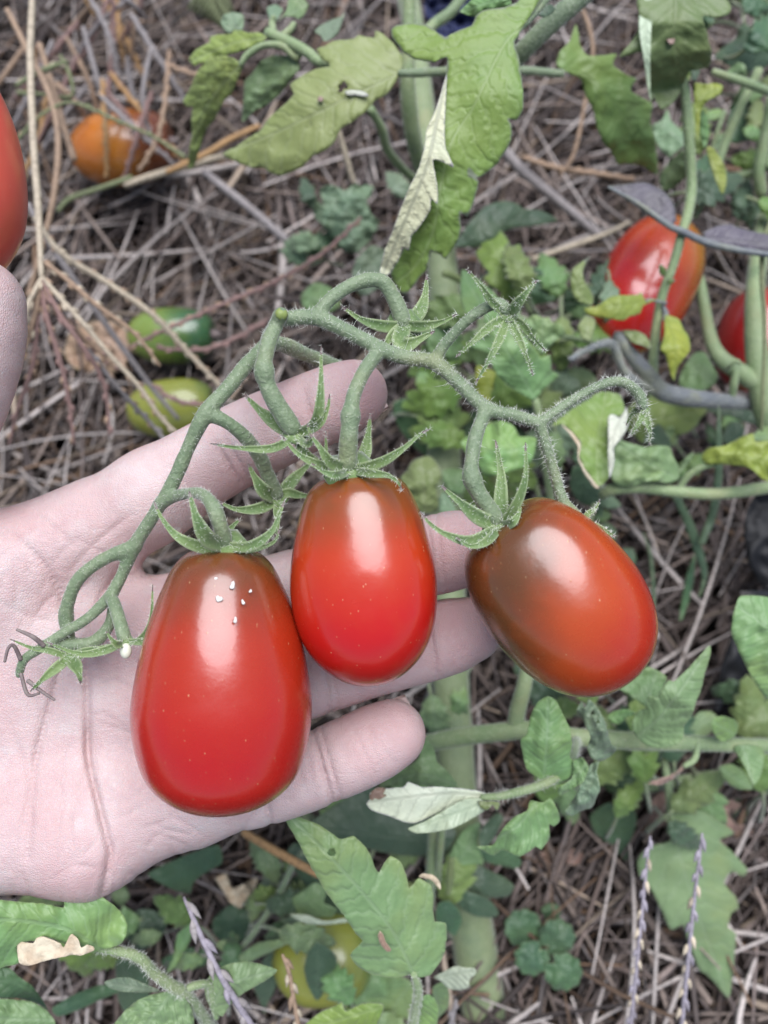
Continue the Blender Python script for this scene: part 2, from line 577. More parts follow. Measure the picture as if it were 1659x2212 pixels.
M['sepal'] = sepal_mat()
M['stem'] = stem_mat("truss_green", (0.145, 0.195, 0.110), (0.185, 0.235, 0.135), (0.30, 0.34, 0.23))
M['stem_pale'] = stem_mat("stem_pale_green", (0.195, 0.265, 0.125), (0.245, 0.305, 0.155), (0.31, 0.36, 0.22))
M['stem_dull'] = stem_mat("stem_dull_green", (0.190, 0.235, 0.115), (0.23, 0.275, 0.145), (0.28, 0.32, 0.2))
M['stem_grey'] = stem_mat("stem_grey_purple", (0.125, 0.135, 0.145), (0.18, 0.19, 0.185), (0.27, 0.29, 0.27))
M['hair'] = plain_mat("hair_pale", (0.74, 0.76, 0.66), (0.8, 0.8, 0.72), 400, 0.5, 0.0)
M['tip'] = plain_mat("dried_tip", (0.16, 0.12, 0.12), (0.24, 0.2, 0.18), 700, 0.8)
M['dry'] = plain_mat("dry_leaf_edge", (0.46, 0.36, 0.25), (0.60, 0.52, 0.38), 260, 0.85, 0.8, 0.0012)
M['oak'] = leaf_mat("dead_leaf_brown", (0.27, 0.165, 0.115), (0.33, 0.22, 0.16), (0.3, 0.2, 0.1), 0.4, vein=(0.16, 0.1, 0.07), trans=0.05)
M['straw'] = col_mat("straw", 0.7)
M['blue'] = plain_mat("navy_cloth", (0.014, 0.018, 0.055), (0.05, 0.06, 0.13), 70, 0.6)
M['black'] = plain_mat("shade_black", (0.006, 0.006, 0.007), (0.01, 0.01, 0.011), 90, 0.55)  # flat black for the sheets that imitate deep shade
M['white'] = plain_mat("glint_white", (0.66, 0.62, 0.56), (0.76, 0.74, 0.68), 1500, 0.5, 0.3)  # white of the flecks that imitate glints on the skin
M['ovary'] = plain_mat("pale_ovary", (0.60, 0.61, 0.48), (0.68, 0.68, 0.56), 300, 0.45, 0.15)
M['nail'] = plain_mat("nail", (0.62, 0.46, 0.42), (0.66, 0.50, 0.46), 200, 0.3, 0.05, 0.0002, 0.5)


def soil_mat():
    n = N("soil")
    a = n.noise(45, 6, 0.65)
    b = n.noise(320, 4, 0.65)
    col = n.mix(n.step(a, 0.35, 0.7), (0.022, 0.017, 0.014), (0.05, 0.038, 0.032))
    col = n.mix(n.math('MULTIPLY', n.step(b, 0.55, 0.75), 0.5), col, (0.09, 0.07, 0.055))
    return n.done(n.princ(Base_Color=col, Roughness=0.95, Specular_IOR_Level=0.15, Normal=n.bump(n.math('ADD', a, n.math('MULTIPLY', b, 0.4)), 0.9, 0.006)))


M['soil'] = soil_mat()


def skin_mat():
    n = N("skin")
    ob = n.obj()
    red = n.attr("red")
    cre = n.attr("crease")
    big = n.noise(48, 4, 0.6, ob)
    fine = n.noise(260, 4, 0.65, ob)
    mid = n.noise(115, 3, 0.6, ob)
    col = n.mix(n.step(big, 0.30, 0.70), (0.620, 0.495, 0.475), (0.565, 0.400, 0.385))
    col = n.mix(n.math('MULTIPLY', n.step(mid, 0.48, 0.66), 0.45), col, (0.535, 0.375, 0.365))
    col = n.mix(n.math('MULTIPLY', n.step(mid, 0.46, 0.30), 0.45), col, (0.63, 0.555, 0.53))
    col = n.mix(n.math('MULTIPLY', n.step(fine, 0.45, 0.72), 0.22), col, (0.52, 0.31, 0.30))
    col = n.mix(n.math('MULTIPLY', red, 0.75), col, (0.53, 0.305, 0.30))
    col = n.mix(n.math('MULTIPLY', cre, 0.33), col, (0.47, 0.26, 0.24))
    # fine ridges and skin cells
    vor = n.n("ShaderNodeTexVoronoi", {'Scale': 1900.0, 'Vector': ob}, feature='DISTANCE_TO_EDGE').outputs[0]
    ln = n.n("ShaderNodeMapping", {'Vector': ob, 'Scale': (300.0, 900.0, 300.0), 'Rotation': (0, 0, 0.35)}).outputs[0]
    lines = n.noise(1.0, 5, 0.65, ln, 1.2)
    h = n.math('ADD', n.math('MULTIPLY', n.step(vor, 0, 0.25), 0.5), n.math('ADD', n.math('MULTIPLY', lines, 0.9), n.math('MULTIPLY', fine, 1.2)))
    h = n.math('SUBTRACT', h, n.math('MULTIPLY', cre, 2.2))
    bm = n.bump(h, 0.5, 0.0005)
    return n.done(n.princ(Base_Color=col, Roughness=0.47, Specular_IOR_Level=0.42, Normal=bm, Subsurface_Weight=0.25,
                          Subsurface_Radius=(1.0, 0.35, 0.2), Subsurface_Scale=0.0035))


M['skin'] = skin_mat()


# ------------------------------------------------------------------ ground
def hz(x, y):
    return -0.024 + 0.010 * math.sin(7 * x + 1.3) * math.cos(6 * y) + 0.012 * mnoise.noise((x * 9, y * 9, 0.3))


def hz_np(x, y):
    return -0.024 + 0.010 * np.sin(7 * x + 1.3) * np.cos(6 * y)


gx = np.r_[-40, -15, -6, -3, -1.6, -1, np.linspace(-0.7, 0.7, 71), 1, 1.6, 3, 6, 15, 40]
gy = np.r_[-40, -15, -6, -3, -1.2, np.linspace(-0.5, 0.9, 71), 1.3, 2, 3, 6, 15, 40]
gv = [(x, y, (hz(x, y) if abs(x) < 0.75 and -0.6 < y < 1 else -0.024) - 0.004) for y in gy for x in gx]
nx = len(gx)
gf = [(j * nx + i, j * nx + i + 1, (j + 1) * nx + i + 1, (j + 1) * nx + i) for j in range(len(gy) - 1) for i in range(nx - 1)]
ground = mesh_obj("ground", gv, gf, M['soil'])
ground["kind"] = "structure"
ground["label"] = "dark bare soil under the straw"


def mesh_bulk(name, V, Q, mat, col=None):
    me = bpy.data.meshes.new(name)
    V = np.asarray(V, np.float32)
    Q = np.asarray(Q, np.int32)
    me.vertices.add(len(V))
    me.vertices.foreach_set('co', V.ravel())
    me.loops.add(Q.size)
    me.loops.foreach_set('vertex_index', Q.ravel())
    me.polygons.add(len(Q))
    me.polygons.foreach_set('loop_start', np.arange(0, Q.size, Q.shape[1], dtype=np.int32))
    try:
        me.polygons.foreach_set('loop_total', np.full(len(Q), Q.shape[1], dtype=np.int32))
    except Exception:
        pass
    me.polygons.foreach_set('use_smooth', np.ones(len(Q), dtype=bool))
    me.update(calc_edges=True)
    me.materials.append(mat)
    if col is not None:
        a = me.attributes.new("Col", 'FLOAT_COLOR', 'POINT')
        a.data.foreach_set('color', np.c_[col, np.ones(len(col))].astype(np.float32).ravel())
    o = bpy.data.objects.new(name, me)
    COL.objects.link(o)
    return o


def straw_bulk(n, x0, x1, y0, y1, lmin, lmax, rmin, rmax, zmax, seed, pale=0.3):
    g = np.random.default_rng(seed)
    x, y = g.uniform(x0, x1, n), g.uniform(y0, y1, n)
    L = lmin + (lmax - lmin) * g.beta(1.2, 2.6, n)
    r = rmin + (rmax - rmin) * g.beta(1.3, 2.8, n)
    yaw = np.where(g.random(n) < 0.45, g.normal(0.9, 0.55, n), g.uniform(0, math.pi, n))
    lift = g.beta(1.3, 1.6, n)
    z = hz_np(x, y) + zmax * lift
    pitch = g.normal(0, 0.10, n)
    kink = g.normal(0, 0.16, n)
    sag = g.normal(0, 0.05, n)
    rings, sides = 6, 4
    t = np.linspace(-0.5, 0.5, rings)
    dirx, diry = np.cos(yaw), np.sin(yaw)
    px = np.empty((n, rings, 3))
    for i, tt in enumerate(t):
        off = kink * (tt ** 2) * L
        px[:, i, 0] = x + dirx * tt * L - diry * off
        px[:, i, 1] = y + diry * tt * L + dirx * off
        px[:, i, 2] = np.maximum(z + np.sin(pitch) * tt * L + sag * (tt ** 2) * L, -0.03)
    side = np.stack([-diry, dirx, np.zeros(n)], 1)
    up = np.array([0, 0, 1.0])
    flat = np.where(g.random(n) < 0.4, g.uniform(0.08, 0.25, n), g.uniform(0.4, 1.0, n))
    r = np.where(flat < 0.26, r * 1.5, r)
    roll = np.where(flat < 0.26, g.normal(0, 0.5, n), g.uniform(0, math.pi, n))
    V = np.empty((n, rings, sides, 3))
    tap = np.array([0.75, 1.0, 1.0, 0.95, 0.8, 0.45])
    for k in range(sides):
        a = 2 * math.pi * k / sides
        cu, su = np.cos(a), np.sin(a) * flat
        e1 = side * np.cos(roll)[:, None] + up[None] * np.sin(roll)[:, None]
        e2 = -side * np.sin(roll)[:, None] + up[None] * np.cos(roll)[:, None]
        o = e1 * cu + e2 * su[:, None]
        for i in range(rings):
            V[:, i, k] = px[:, i] + o * (r * tap[i])[:, None]
    base = (np.arange(n) * rings * sides)[:, None]
    q = []
    for i in range(rings - 1):
        for k in range(sides):
            q.append([i * sides + k, i * sides + (k + 1) % sides, (i + 1) * sides + (k + 1) % sides, (i + 1) * sides + k])
    Q = (base[:, :, None] + np.array(q)[None]).reshape(-1, 4)
    pal = np.array([[0.36, 0.30, 0.275], [0.255, 0.215, 0.21], [0.175, 0.14, 0.13], [0.44, 0.365, 0.30], [0.12, 0.10, 0.10], [0.24, 0.16, 0.11], [0.31, 0.285, 0.29]])
    w = np.array([0.18, 0.24, 0.2, 0.07, 0.13, 0.07, 0.11])
    pal = pal * np.array([1.03, 0.97, 0.88])
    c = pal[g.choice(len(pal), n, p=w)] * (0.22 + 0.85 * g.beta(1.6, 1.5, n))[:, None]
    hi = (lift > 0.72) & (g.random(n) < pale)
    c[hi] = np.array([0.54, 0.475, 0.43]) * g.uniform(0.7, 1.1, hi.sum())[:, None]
    C = np.repeat(c, rings * sides, axis=0)
    return V.reshape(-1, 3), Q, C


sv, sq, scol = [], [], []
off = 0
for args in ((11500, -0.42, 0.42, -0.26, 0.62, 0.03, 0.17, 0.00030, 0.0015, 0.036, 3, 0.40),
             (2000, -0.40, 0.40, -0.24, 0.60, 0.03, 0.12, 0.0010, 0.0030, 0.026, 5, 0.3),
             (7000, -1.6, 1.6, -1.2, 1.8, 0.05, 0.22, 0.0008, 0.0024, 0.02, 9, 0.2)):
    v, q, c = straw_bulk(*args)
    sv.append(v)
    sq.append(q + off)
    scol.append(c)
    off += len(v)
straw = mesh_bulk("straw_mulch", np.vstack(sv), np.vstack(sq), M['straw'], np.vstack(scol))
tag(straw, "tangled grey brown straw mulch covering the soil", "straw", kind="stuff")


# ------------------------------------------------------------------ leaves
def parse(s):
    if isinstance(s, str):
        return np.array([[float(c) for c in p.split(',')] for p in s.split()])
    return np.asarray(s, float)


def closed_curve(p, step, corner=0.0):
    q = np.vstack([p[-1], p, p[0], p[1]])
    out = []
    for i in range(1, len(q) - 2):
        a, b, c, d = q[i - 1], q[i], q[i + 1], q[i + 2]
        m = max(2, int(np.linalg.norm(c - b) / step))
        t = np.linspace(0, 1, m, endpoint=False)[:, None]
        T = 0.33                                       # a tight spline keeps the teeth pointed
        m1, m2 = T * (c - a), T * (d - b)
        out.append((2 * t ** 3 - 3 * t ** 2 + 1) * b + (t ** 3 - 2 * t ** 2 + t) * m1 + (-2 * t ** 3 + 3 * t ** 2) * c + (t ** 3 - t ** 2) * m2)
    return np.vstack(out)


def inside(poly, pts):
    x, y = pts[:, 0], pts[:, 1]
    r = np.zeros(len(pts), bool)
    n = len(poly)
    j = n - 1
    for i in range(n):
        xi, yi, xj, yj = poly[i, 0], poly[i, 1], poly[j, 0], poly[j, 1]
        if yi != yj:
            r ^= ((yi > y) != (yj > y)) & (x < (xj - xi) * (y - yi) / (yj - yi) + xi)
        j = i
    return r


LEAFN = [0]


def leaf(parent, outline, mid, d, mat='leaf', under='under', fold=0.25, wave=0.0016, curl=0.0, name="leaf", vsp=None, thick=0.00028, label=None, holes=(), tipdrop=0.0, dfun=None):
    """a leaf blade: traced outline, midrib, depth along the midrib (m), sides falling away by 'fold', wavy, with a real underside"""
    LEAFN[0] += 1
    g = random.Random(LEAFN[0] * 17)
    op = parse(outline)
    mp = parse(mid)
    area = 0.5 * abs(np.dot(op[:, 0], np.roll(op[:, 1], 1)) - np.dot(op[:, 1], np.roll(op[:, 0], 1)))
    sp = max(5.5, math.sqrt(area) / 24)
    bd = closed_curve(op, sp * 0.85)
    # small unevenness of the edge
    bd = bd + np.array([[g.gauss(0, sp * 0.05), g.gauss(0, sp * 0.05)] for _ in bd])
    mc = catmull(mp, 48)
    lo, hi = bd.min(0), bd.max(0)
    pts = []
    yy = lo[1]
    row = 0
    while yy < hi[1]:
        xx = lo[0] + (sp / 2 if row % 2 else 0)
        while xx < hi[0]:
            pts.append((xx + g.uniform(-.15, .15) * sp, yy + g.uniform(-.15, .15) * sp))
            xx += sp
        yy += sp * 0.866
        row += 1
    pts = np.array(pts)
    pts = pts[inside(bd, pts)]
    dist = np.sqrt(((pts[:, None] - bd[None]) ** 2).sum(2)).min(1)
    pts = pts[dist > 0.55 * sp]
    hole_e = []
    allv = [bd, pts]
    nb = len(bd)
    edges = [(i, (i + 1) % nb) for i in range(nb)]
    vv = np.vstack(allv)
    res = delaunay_2d_cdt([Vector((float(a), float(b))) for a, b in vv], edges, [], 1, 1e-5)
    V2 = np.array([(v.x, v.y) for v in res[0]])
    F = [tuple(f) for f in res[2]]
    for (hx, hy, hr) in holes:
        F = [f for f in F if math.hypot(V2[list(f), 0].mean() - hx, V2[list(f), 1].mean() - hy) > hr]
    # all facing the camera
    FF = []
    for f in F:
        a, b, c = V2[f[0]], V2[f[1]], V2[f[2]]
        cr = (b[0] - a[0]) * (c[1] - a[1]) - (b[1] - a[1]) * (c[0] - a[0])
        FF.append(f if cr < 0 else f[::-1])
    F = FF
    dm = np.sqrt(((V2[:, None] - mc[None]) ** 2).sum(2))
    k = dm.argmin(1)
    s = k / 47.0
    tang = np.gradient(mc, axis=0)[k]
    tang /= np.linalg.norm(tang, axis=1)[:, None] + 1e-9
    rel = V2 - mc[k]
    q = tang[:, 0] * rel[:, 1] - tang[:, 1] * rel[:, 0]
    aq = np.abs(q)
    dd = np.asarray(d if isinstance(d, (list, tuple)) else [d, d], float)
    depth = np.interp(s, np.linspace(0, 1, len(dd)), dd)
    pm = dd.mean() * K
    W = max(aq.max(), 1)
    depth = depth + fold * aq * pm * (0.4 + 0.6 * aq / W) + curl * (aq / W) ** 2 * W * pm
    depth = depth + tipdrop * s ** 2
    arc = np.r_[0, np.cumsum(np.linalg.norm(np.diff(mc, axis=0), axis=1))]
    L = arc[-1]
    vs = vsp or max(L / 7.5, 14)
    sd = np.sign(q)
    u = (arc[k] - aq * 0.75) / vs + 0.5 * (sd > 0)
    seed = LEAFN[0] * 3.7
    nz = np.array([mnoise.noise((a / (L * .28) + seed, b / (L * .28), 1.7)) for a, b in V2])
    nz2 = np.array([mnoise.noise((a / (L * .12) + seed, b / (L * .12), 4.1)) for a, b in V2])
    depth = depth + wave * (nz * (0.35 + 0.9 * aq / W) + 0.35 * nz2)
    depth = depth + 0.00022 * np.cos(u * 2 * math.pi) * np.clip(aq / (0.2 * W), 0, 1) * min(1.0, W * pm / 0.012)
    if dfun is not None:
        depth = depth + dfun(V2[:, 0], V2[:, 1], s, q)
    bdist = np.sqrt(((V2[:, None] - bd[None]) ** 2).sum(2)).min(1)
    rim = np.clip(1 - bdist / (sp * 1.0), 0, 1)
    top = Pn(V2[:, 0], V2[:, 1], depth)
    bot = Pn(V2[:, 0], V2[:, 1], depth + thick) if True else top
    # keep the underside in line with the top
    nV = len(V2)
    cnt = {}
    for f in F:
        for i in range(3):
            a, b = f[i], f[(i + 1) % 3]
            cnt[(a, b)] = cnt.get((a, b), 0) + 1
    faces = list(F) + [tuple(i + nV for i in f[::-1]) for f in F]
    idx = [0] * len(F) + [1] * len(F)
    for (a, b) in list(cnt):
        if (b, a) not in cnt:
            faces.append((b, a, a + nV, b + nV))
            idx.append(0)
    uvs = np.stack([u, q * pm * 1000], 1)
    o = mesh_obj(name, np.vstack([top, bot]), faces, [M[mat], M[under]], parent, True, idx, np.vstack([uvs, uvs]), {'rim': np.r_[rim, rim]})
    if label:
        o["label"] = label
    return o


def stem(parent, pts, mat='stem_pale', name="stem", hair=0, hlen=0.0011, n=None, sides=10, seed=1, lump=0.05):
    pos, rad = px_path(pts, n)
    g = random.Random(seed + len(pts))
    rad = rad * np.array([1 + lump * mnoise.noise((i * 0.45, seed * 1.3, 0)) for i in range(len(rad))])
    v, f = tube_geo(pos, rad, sides)
    o = mesh_obj(name, v, f, M[mat], parent)
    if hair:
        hg = hairs_geo(pos, rad, hair, hlen, None, g)
        if hg:
            hv, hf = merge(hg)
            h = mesh_obj("hairs", hv, hf, M['hair'], o if (parent is not None and parent.parent is None) else parent)
            h["kind"] = "stuff"
    return o


def sepal(parent, pts, w, mat='sepal', tip=0.14, fold=0.35, seed=0, hair=500, name="sepal", shape=0.75, roll=0.0):
    """a narrow pointed sepal; pts (x, y, depth), w half width in px at its widest"""
    a = np.asarray(pts, float)
    n = 22
    c = catmull(a, n)
    pos = Pn(c[:, 0], c[:, 1], c[:, 2])
    T = np.gradient(pos, axis=0)
    T /= np.linalg.norm(T, axis=1)[:, None]
    g = random.Random(seed * 31 + len(pts) + int(a[0, 0]))
    V = []
    t = np.linspace(0, 1, n)
    wid = 0.88 * w * (0.62 + 0.38 * np.sin(np.pi * np.clip(t * 1.5, 0, 1))) * (1 - t ** 1.7) ** shape + 0.8
    cross = [-1, -0.5, 0, 0.5, 1]
    cols = []
    for layer in (0, 1):
        for i in range(n):
            view = CAM - pos[i]
            nr = view - T[i] * (view @ T[i])
            nr /= np.linalg.norm(nr)
            b = np.cross(T[i], nr)
            if roll:
                nr, b = nr * math.cos(roll) + b * math.sin(roll), b * math.cos(roll) - nr * math.sin(roll)
            ww = wid[i] * c[i, 2] * K
            for x in cross:
                jit = 1.0
                V.append(pos[i] + b * x * ww * jit * math.cos(fold * abs(x)) + nr * (abs(x) * fold * ww * 0.8 - 0.00035 * layer - 0.0002 * (1 - abs(x))))
    nv = n * 5
    F, idx = [], []
    tipi = int(n * (1 - tip))
    for i in range(n - 1):
        for j in range(4):
            q = (i * 5 + j, i * 5 + j + 1, (i + 1) * 5 + j + 1, (i + 1) * 5 + j)
            F.append(q[::-1])
            F.append(tuple(k + nv for k in q))
            idx += [1 if i >= tipi else 0] * 2
        for j in (0, 4):
            p0, p1 = i * 5 + j, (i + 1) * 5 + j
            F.append((p0, p1, p1 + nv, p0 + nv) if j else (p1, p0, p0 + nv, p1 + nv))
            idx.append(1 if i >= tipi else 0)
    F.append((n * 5 - 5, n * 5 - 4, n * 5 - 3, n * 5 - 2, n * 5 - 1, nv + n * 5 - 1, nv + n * 5 - 5))
    idx.append(1)
    uv = np.array([(t[i] * 3, x * 1.5) for _ in (0, 1) for i in range(n) for x in cross])
    rim = np.array([1.0 if abs(x) == 1 else 0.0 for _ in (0, 1) for i in range(n) for x in cross])
    o = mesh_obj(name, V, F, [M[mat], M['tip']], parent, True, idx, uv, {'rim': rim})
    if hair:
        return o, hairs_geo(pos, wid * c[:, 2] * K * 0.85, hair, 0.0010, None, g, 0.5, 0.00004)
    return o, []


# ------------------------------------------------------------------ tomatoes
def fruit(name, top, bot, prof, mat, parent=None, lump=0.012, seed=1, nu=52, nt=96, ribs=None):
    """solid fruit turned on the line top-bot; prof is (distance along, half width) in px measured on the picture"""
    A0, A1 = P(*top), P(*bot)
    ax = A1 - A0
    L = np.linalg.norm(ax)
    A = ax / L
    dm = 0.5 * (top[2] + bot[2])
    c = catmull(np.asarray(prof, float), nu)
    ulen = c[-1, 0] - c[0, 0]
    al = c[:, 0] / ulen * L
    rr = np.maximum(c[:, 1], 0) * dm * K
    E1 = RT - A * (RT @ A)
    E1 /= np.linalg.norm(E1)
    E2 = np.cross(A, E1)
    th = np.linspace(0, 2 * math.pi, nt, endpoint=False)
    V, axv, sd = [], [], []
    for i in range(nu):
        for j, t in enumerate(th):
            l = 1 + lump * math.cos(3 * t + seed) * math.sin(math.pi * i / nu) + lump * 0.7 * math.cos(5 * t + seed * 2.1) * max(0, 1 - i / nu * 1.8)
            if ribs:
                u = i / (nu - 1)
                l += ribs[0] * math.cos(ribs[1] * (t - math.radians(ribs[2]))) * math.sin(math.pi * min(1, max(0, (u - ribs[3]) / (ribs[4] - ribs[3])))) ** 2
            V.append(A0 + A * al[i] + (E1 * math.cos(t) + E2 * math.sin(t)) * rr[i] * l)
            axv.append(np.clip(al[i] / L, 0, 1))
            sd.append(math.cos(t))
    F = []
    for i in range(nu - 1):
        for j in range(nt):
            F.append((i * nt + j, i * nt + (j + 1) % nt, (i + 1) * nt + (j + 1) % nt, (i + 1) * nt + j))
    V += [A0 + A * al[0], A0 + A * al[-1]]
    axv += [0, 1]
    sd += [0, 0]
    c0, c1 = len(V) - 2, len(V) - 1
    for j in range(nt):
        F.append((c0, (j + 1) % nt, j))
        F.append((c1, (nu - 1) * nt + j, (nu - 1) * nt + (j + 1) % nt))
    # outward faces
    V = np.array(V)
    f0 = F[nt * (nu // 2)]
    nrm = np.cross(V[f0[1]] - V[f0[0]], V[f0[2]] - V[f0[0]])
    if nrm @ (V[f0[0]] - (A0 + A1) / 2) < 0:
        F = [f[::-1] for f in F]
    return mesh_obj(name, V, F, mat, parent, True, None, None, {'ax': axv, 'side': sd})


RED = tomato_mat("tomato_red", (0.395, 0.009, 0.006), (0.375, 0.036, 0.008), (0.125, 0.047, 0.012), 0.0, 0.37, 0.26, 0.20, 0.45, 0.0)
RED2 = tomato_mat("tomato_scarlet", (0.47, 0.008, 0.006), (0.45, 0.050, 0.008), (0.19, 0.060, 0.013), 0.0, 0.40, 0.30, 0.18, 0.4, 1.7)
RED3 = tomato_mat("tomato_russet", (0.39, 0.021, 0.007), (0.42, 0.072, 0.009), (0.115, 0.042, 0.011), 0.10, 0.60, 0.55, 0.20, 0.5, 3.1, side=0.30)
REDS = tomato_mat("tomato_bright", (0.74, 0.10, 0.07), (0.74, 0.11, 0.07), (0.7, 0.12, 0.07), 0.0, 0.2, 0.2, 0.30, 0.2, 4.3)
REDO = tomato_mat("tomato_orange_red", (0.42, 0.014, 0.009), (0.46, 0.070, 0.012), (0.30, 0.12, 0.016), 0.0, 0.38, 0.5, 0.2, 0.3, 5.9, side=-0.3)
BRN = tomato_mat("tomato_amber", (0.46, 0.135, 0.014), (0.42, 0.17, 0.018), (0.14, 0.035, 0.010), 0.1, 0.5, 0.7, 0.22, 0.3, 8.0)
GRN = tomato_mat("tomato_green", (0.19, 0.25, 0.045), (0.15, 0.22, 0.045), (0.035, 0.095, 0.035), 0.15, 0.65, 0.4, 0.24, 0.2, 9.1)
YGR = tomato_mat("tomato_yellow_green", (0.27, 0.28, 0.045), (0.25, 0.27, 0.05), (0.12, 0.17, 0.04), 0.0, 0.25, 0.4, 0.25, 0.2, 11.0)
DRED = tomato_mat("tomato_dark_red", (0.36, 0.016, 0.016), (0.36, 0.02, 0.016), (0.26, 0.04, 0.02), 0.0, 0.2, 0.3, 0.22, 0.2, 12.0)


# ------------------------------------------------------------------ the hand
def build_hand():
    px = lambda x, y, d: P(x, y, d - 0.0022)
    h = 0.00068
    mm = 0.001
    palm = [  # (a, b, ra, rb) metacarpals, heel, ball of the thumb, wrist, forearm
        ((325, 1075, .1985), (20, 1262, .203), 10.8, 13.0),
        ((430, 1325, .2015), (60, 1380, .2055), 10.2, 13.0),
        ((420, 1515, .2020), (60, 1510, .2060), 10.2, 13.0),
        ((425, 1715, .1985), (80, 1670, .2030), 9.6, 13.0),
        ((400, 1745, .1990), (190, 1815, .1985), 8.6, 11.5),
        ((190, 1812, .1985), (-180, 1770, .2010), 12.0, 18.0),
        ((20, 1262, .203), (-520, 1440, .206), 13.5, 17.0),
        ((60, 1380, .2055), (-520, 1470, .208), 13.0, 16.0),
        ((60, 1510, .206), (-520, 1520, .208), 13.0, 16.0),
        ((-180, 1770, .201), (-560, 1620, .205), 18.0, 19.0),
        ((-60, 1270, .1990), (-300, 1420, .1975), 13.0, 18.0),
        ((-300, 1420, .1975), (-600, 1480, .204), 18.5, 19.5),
        ((190, 1140, .2000), (-60, 1240, .1985), 8.5, 11.5),
        ((-560, 1480, .207), (-1150, 1560, .213), 22.0, 29.0),
        ((-560, 1590, .207), (-1150, 1600, .213), 21.0, 29.0),
    ]
    fingers = {
        'index': [(325, 1075, .1985, 10.8), (430, 1010, .1985, 9.9), (535, 953, .1975, 9.5), (650, 899, .1965, 8.9), (715, 872, .196, 8.7), (764, 851, .196, 8.2)],
        'middle': [(430, 1325, .2015, 10.2), (540, 1303, .2015, 10.0), (650, 1274, .2005, 10.0), (790, 1237, .1995, 9.6), (960, 1193, .1985, 9.5), (1030, 1180, .1985, 8.4)],
        'ring': [(420, 1515, .2020, 10.2), (530, 1495, .2015, 9.9), (650, 1466, .2005, 9.9), (790, 1423, .1995, 9.3), (950, 1380, .1985, 9.0), (1015, 1360, .1985, 8.0)],
        'little': [(425, 1715, .1985, 9.6), (540, 1702, .1975, 9.1), (640, 1676, .1965, 8.7), (720, 1645, .1955, 8.6), (790, 1614, .195, 8.6), (846, 1585, .195, 8.15)],
        'thumb': [(-270, 1350, .196, 16.5), (-215, 1170, .189, 13.0), (-145, 985, .181, 10.4), (-84, 850, .175, 9.6), (-62, 745, .172, 10.1), (-50, 658, .171, 9.7)],
    }
    allp = np.array([px(*q[:3]) for f in fingers.values() for q in f] + [px(*q[0]) for q in palm] + [px(*q[1]) for q in palm])
    lo, hi = allp.min(0) - 0.026, allp.max(0) + 0.026
    lo[0] += 0.0
    fl = Field(lo, hi, h)
    P0 = fl.F
    for a, b, ra, rb in palm:
        sl, d = fl.cone(px(*a), px(*b), ra * mm, rb * mm, 0.014)
        P0[sl] = smin(P0[sl], d, 0.009)
    out = P0.copy()
    for nm, ch in fingers.items():
        fg = np.full(P0.shape, 0.03, dtype=np.float32) if False else None
        pts = np.array(ch, float)
        c = catmull(pts, 15)
        pos = [px(*q[:3]) for q in c]
        rad = c[:, 3] * mm
        A = np.array(pos)
        lo2, hi2 = A.min(0) - 0.024, A.max(0) + 0.024
        bx = fl.box(lo2, hi2)
        sub = np.full(P0[bx].shape, 0.03, dtype=np.float32)
        tmp = Field.__new__(Field)
        tmp.lo = np.array([fl.ax[i][bx[i]][0] for i in range(3)])
        tmp.h = h
        tmp.ax = [fl.ax[i][bx[i]] for i in range(3)]
        tmp.n = np.array(sub.shape)
        for i in range(len(pos) - 1):
            sl, d = tmp.cone(pos[i], pos[i + 1], rad[i], rad[i + 1], 0.012)
            sub[sl] = smin(sub[sl], d, 0.0015)
        k = 0.008 if nm == 'thumb' else 0.0045
        out[bx] = np.minimum(out[bx], smin(P0[bx], sub, k))
    # creases: grooves pressed into the palm side along traced lines; (points, half width px, depth mm)
    creases = [
        ("0,1146 55,1178 105,1235 140,1310 142,1400 118,1490 92,1580 74,1660 66,1764 60,1850", 13, 1.3),
        ("188,1440 189,1545 192,1643 213,1736 230,1805 238,1846 222,1925", 13, 1.9),
        ("300,1190 250,1250 205,1320 188,1440", 12, 1.1),
        ("150,1235 210,1170 285,1110", 9, .5),
        ("20,1560 62,1690 36,1818 20,1880", 9, .6),
        ("290,1490 250,1470 215,1478", 8, .55),
        ("330,1620 280,1585 215,1560", 8, .45),
        ("470,960 520,1045", 9, 1.2), ("488,950 540,1036", 8, .8), ("655,840 690,945", 9, 1.1),
        ("640,1180 660,1372", 9, 1.1), ("920,1110 945,1282", 9, 1.0), ("940,1105 962,1278", 8, .7),
        ("690,1350 715,1545", 9, 1.0), ("920,1300 945,1460", 9, 1.0), ("706,1350 732,1545", 8, .7),
        ("676,1580 722,1742", 9, 1.3), ("692,1575 738,1735", 8, .9), ("560,1655 588,1790", 9, 1.0),
        ("520,1800 560,1740 590,1690", 9, .6),
        ("70,1105 130,1150 160,1180", 8, .45), ("95,1130 40,1165", 7, .4), ("0,1300 60,1330 120,1345", 8, .4),
        ("0,1700 40,1690 66,1700", 7, .35), ("110,1900 160,1870 220,1880", 7, .4), ("260,1740 320,1700 370,1695", 7, .35),
    ]
    cg = random.Random(31)
    for _ in range(80):
        x, y = cg.uniform(-20, 440), cg.uniform(1130, 1900)
        an = cg.choice((1.35, 1.6, 1.75, -0.75, -0.5, 0.35)) + cg.gauss(0, .18)
        Lc = cg.uniform(40, 150)
        b = cg.uniform(-.15, .15)
        creases.append((np.array([(x + Lc * t * math.cos(an) - b * Lc * math.sin(math.pi * t) * math.sin(an), y + Lc * t * math.sin(an) + b * Lc * math.sin(math.pi * t) * math.cos(an)) for t in (0, .33, .66, 1)]), 6.5, cg.uniform(.18, .5)))
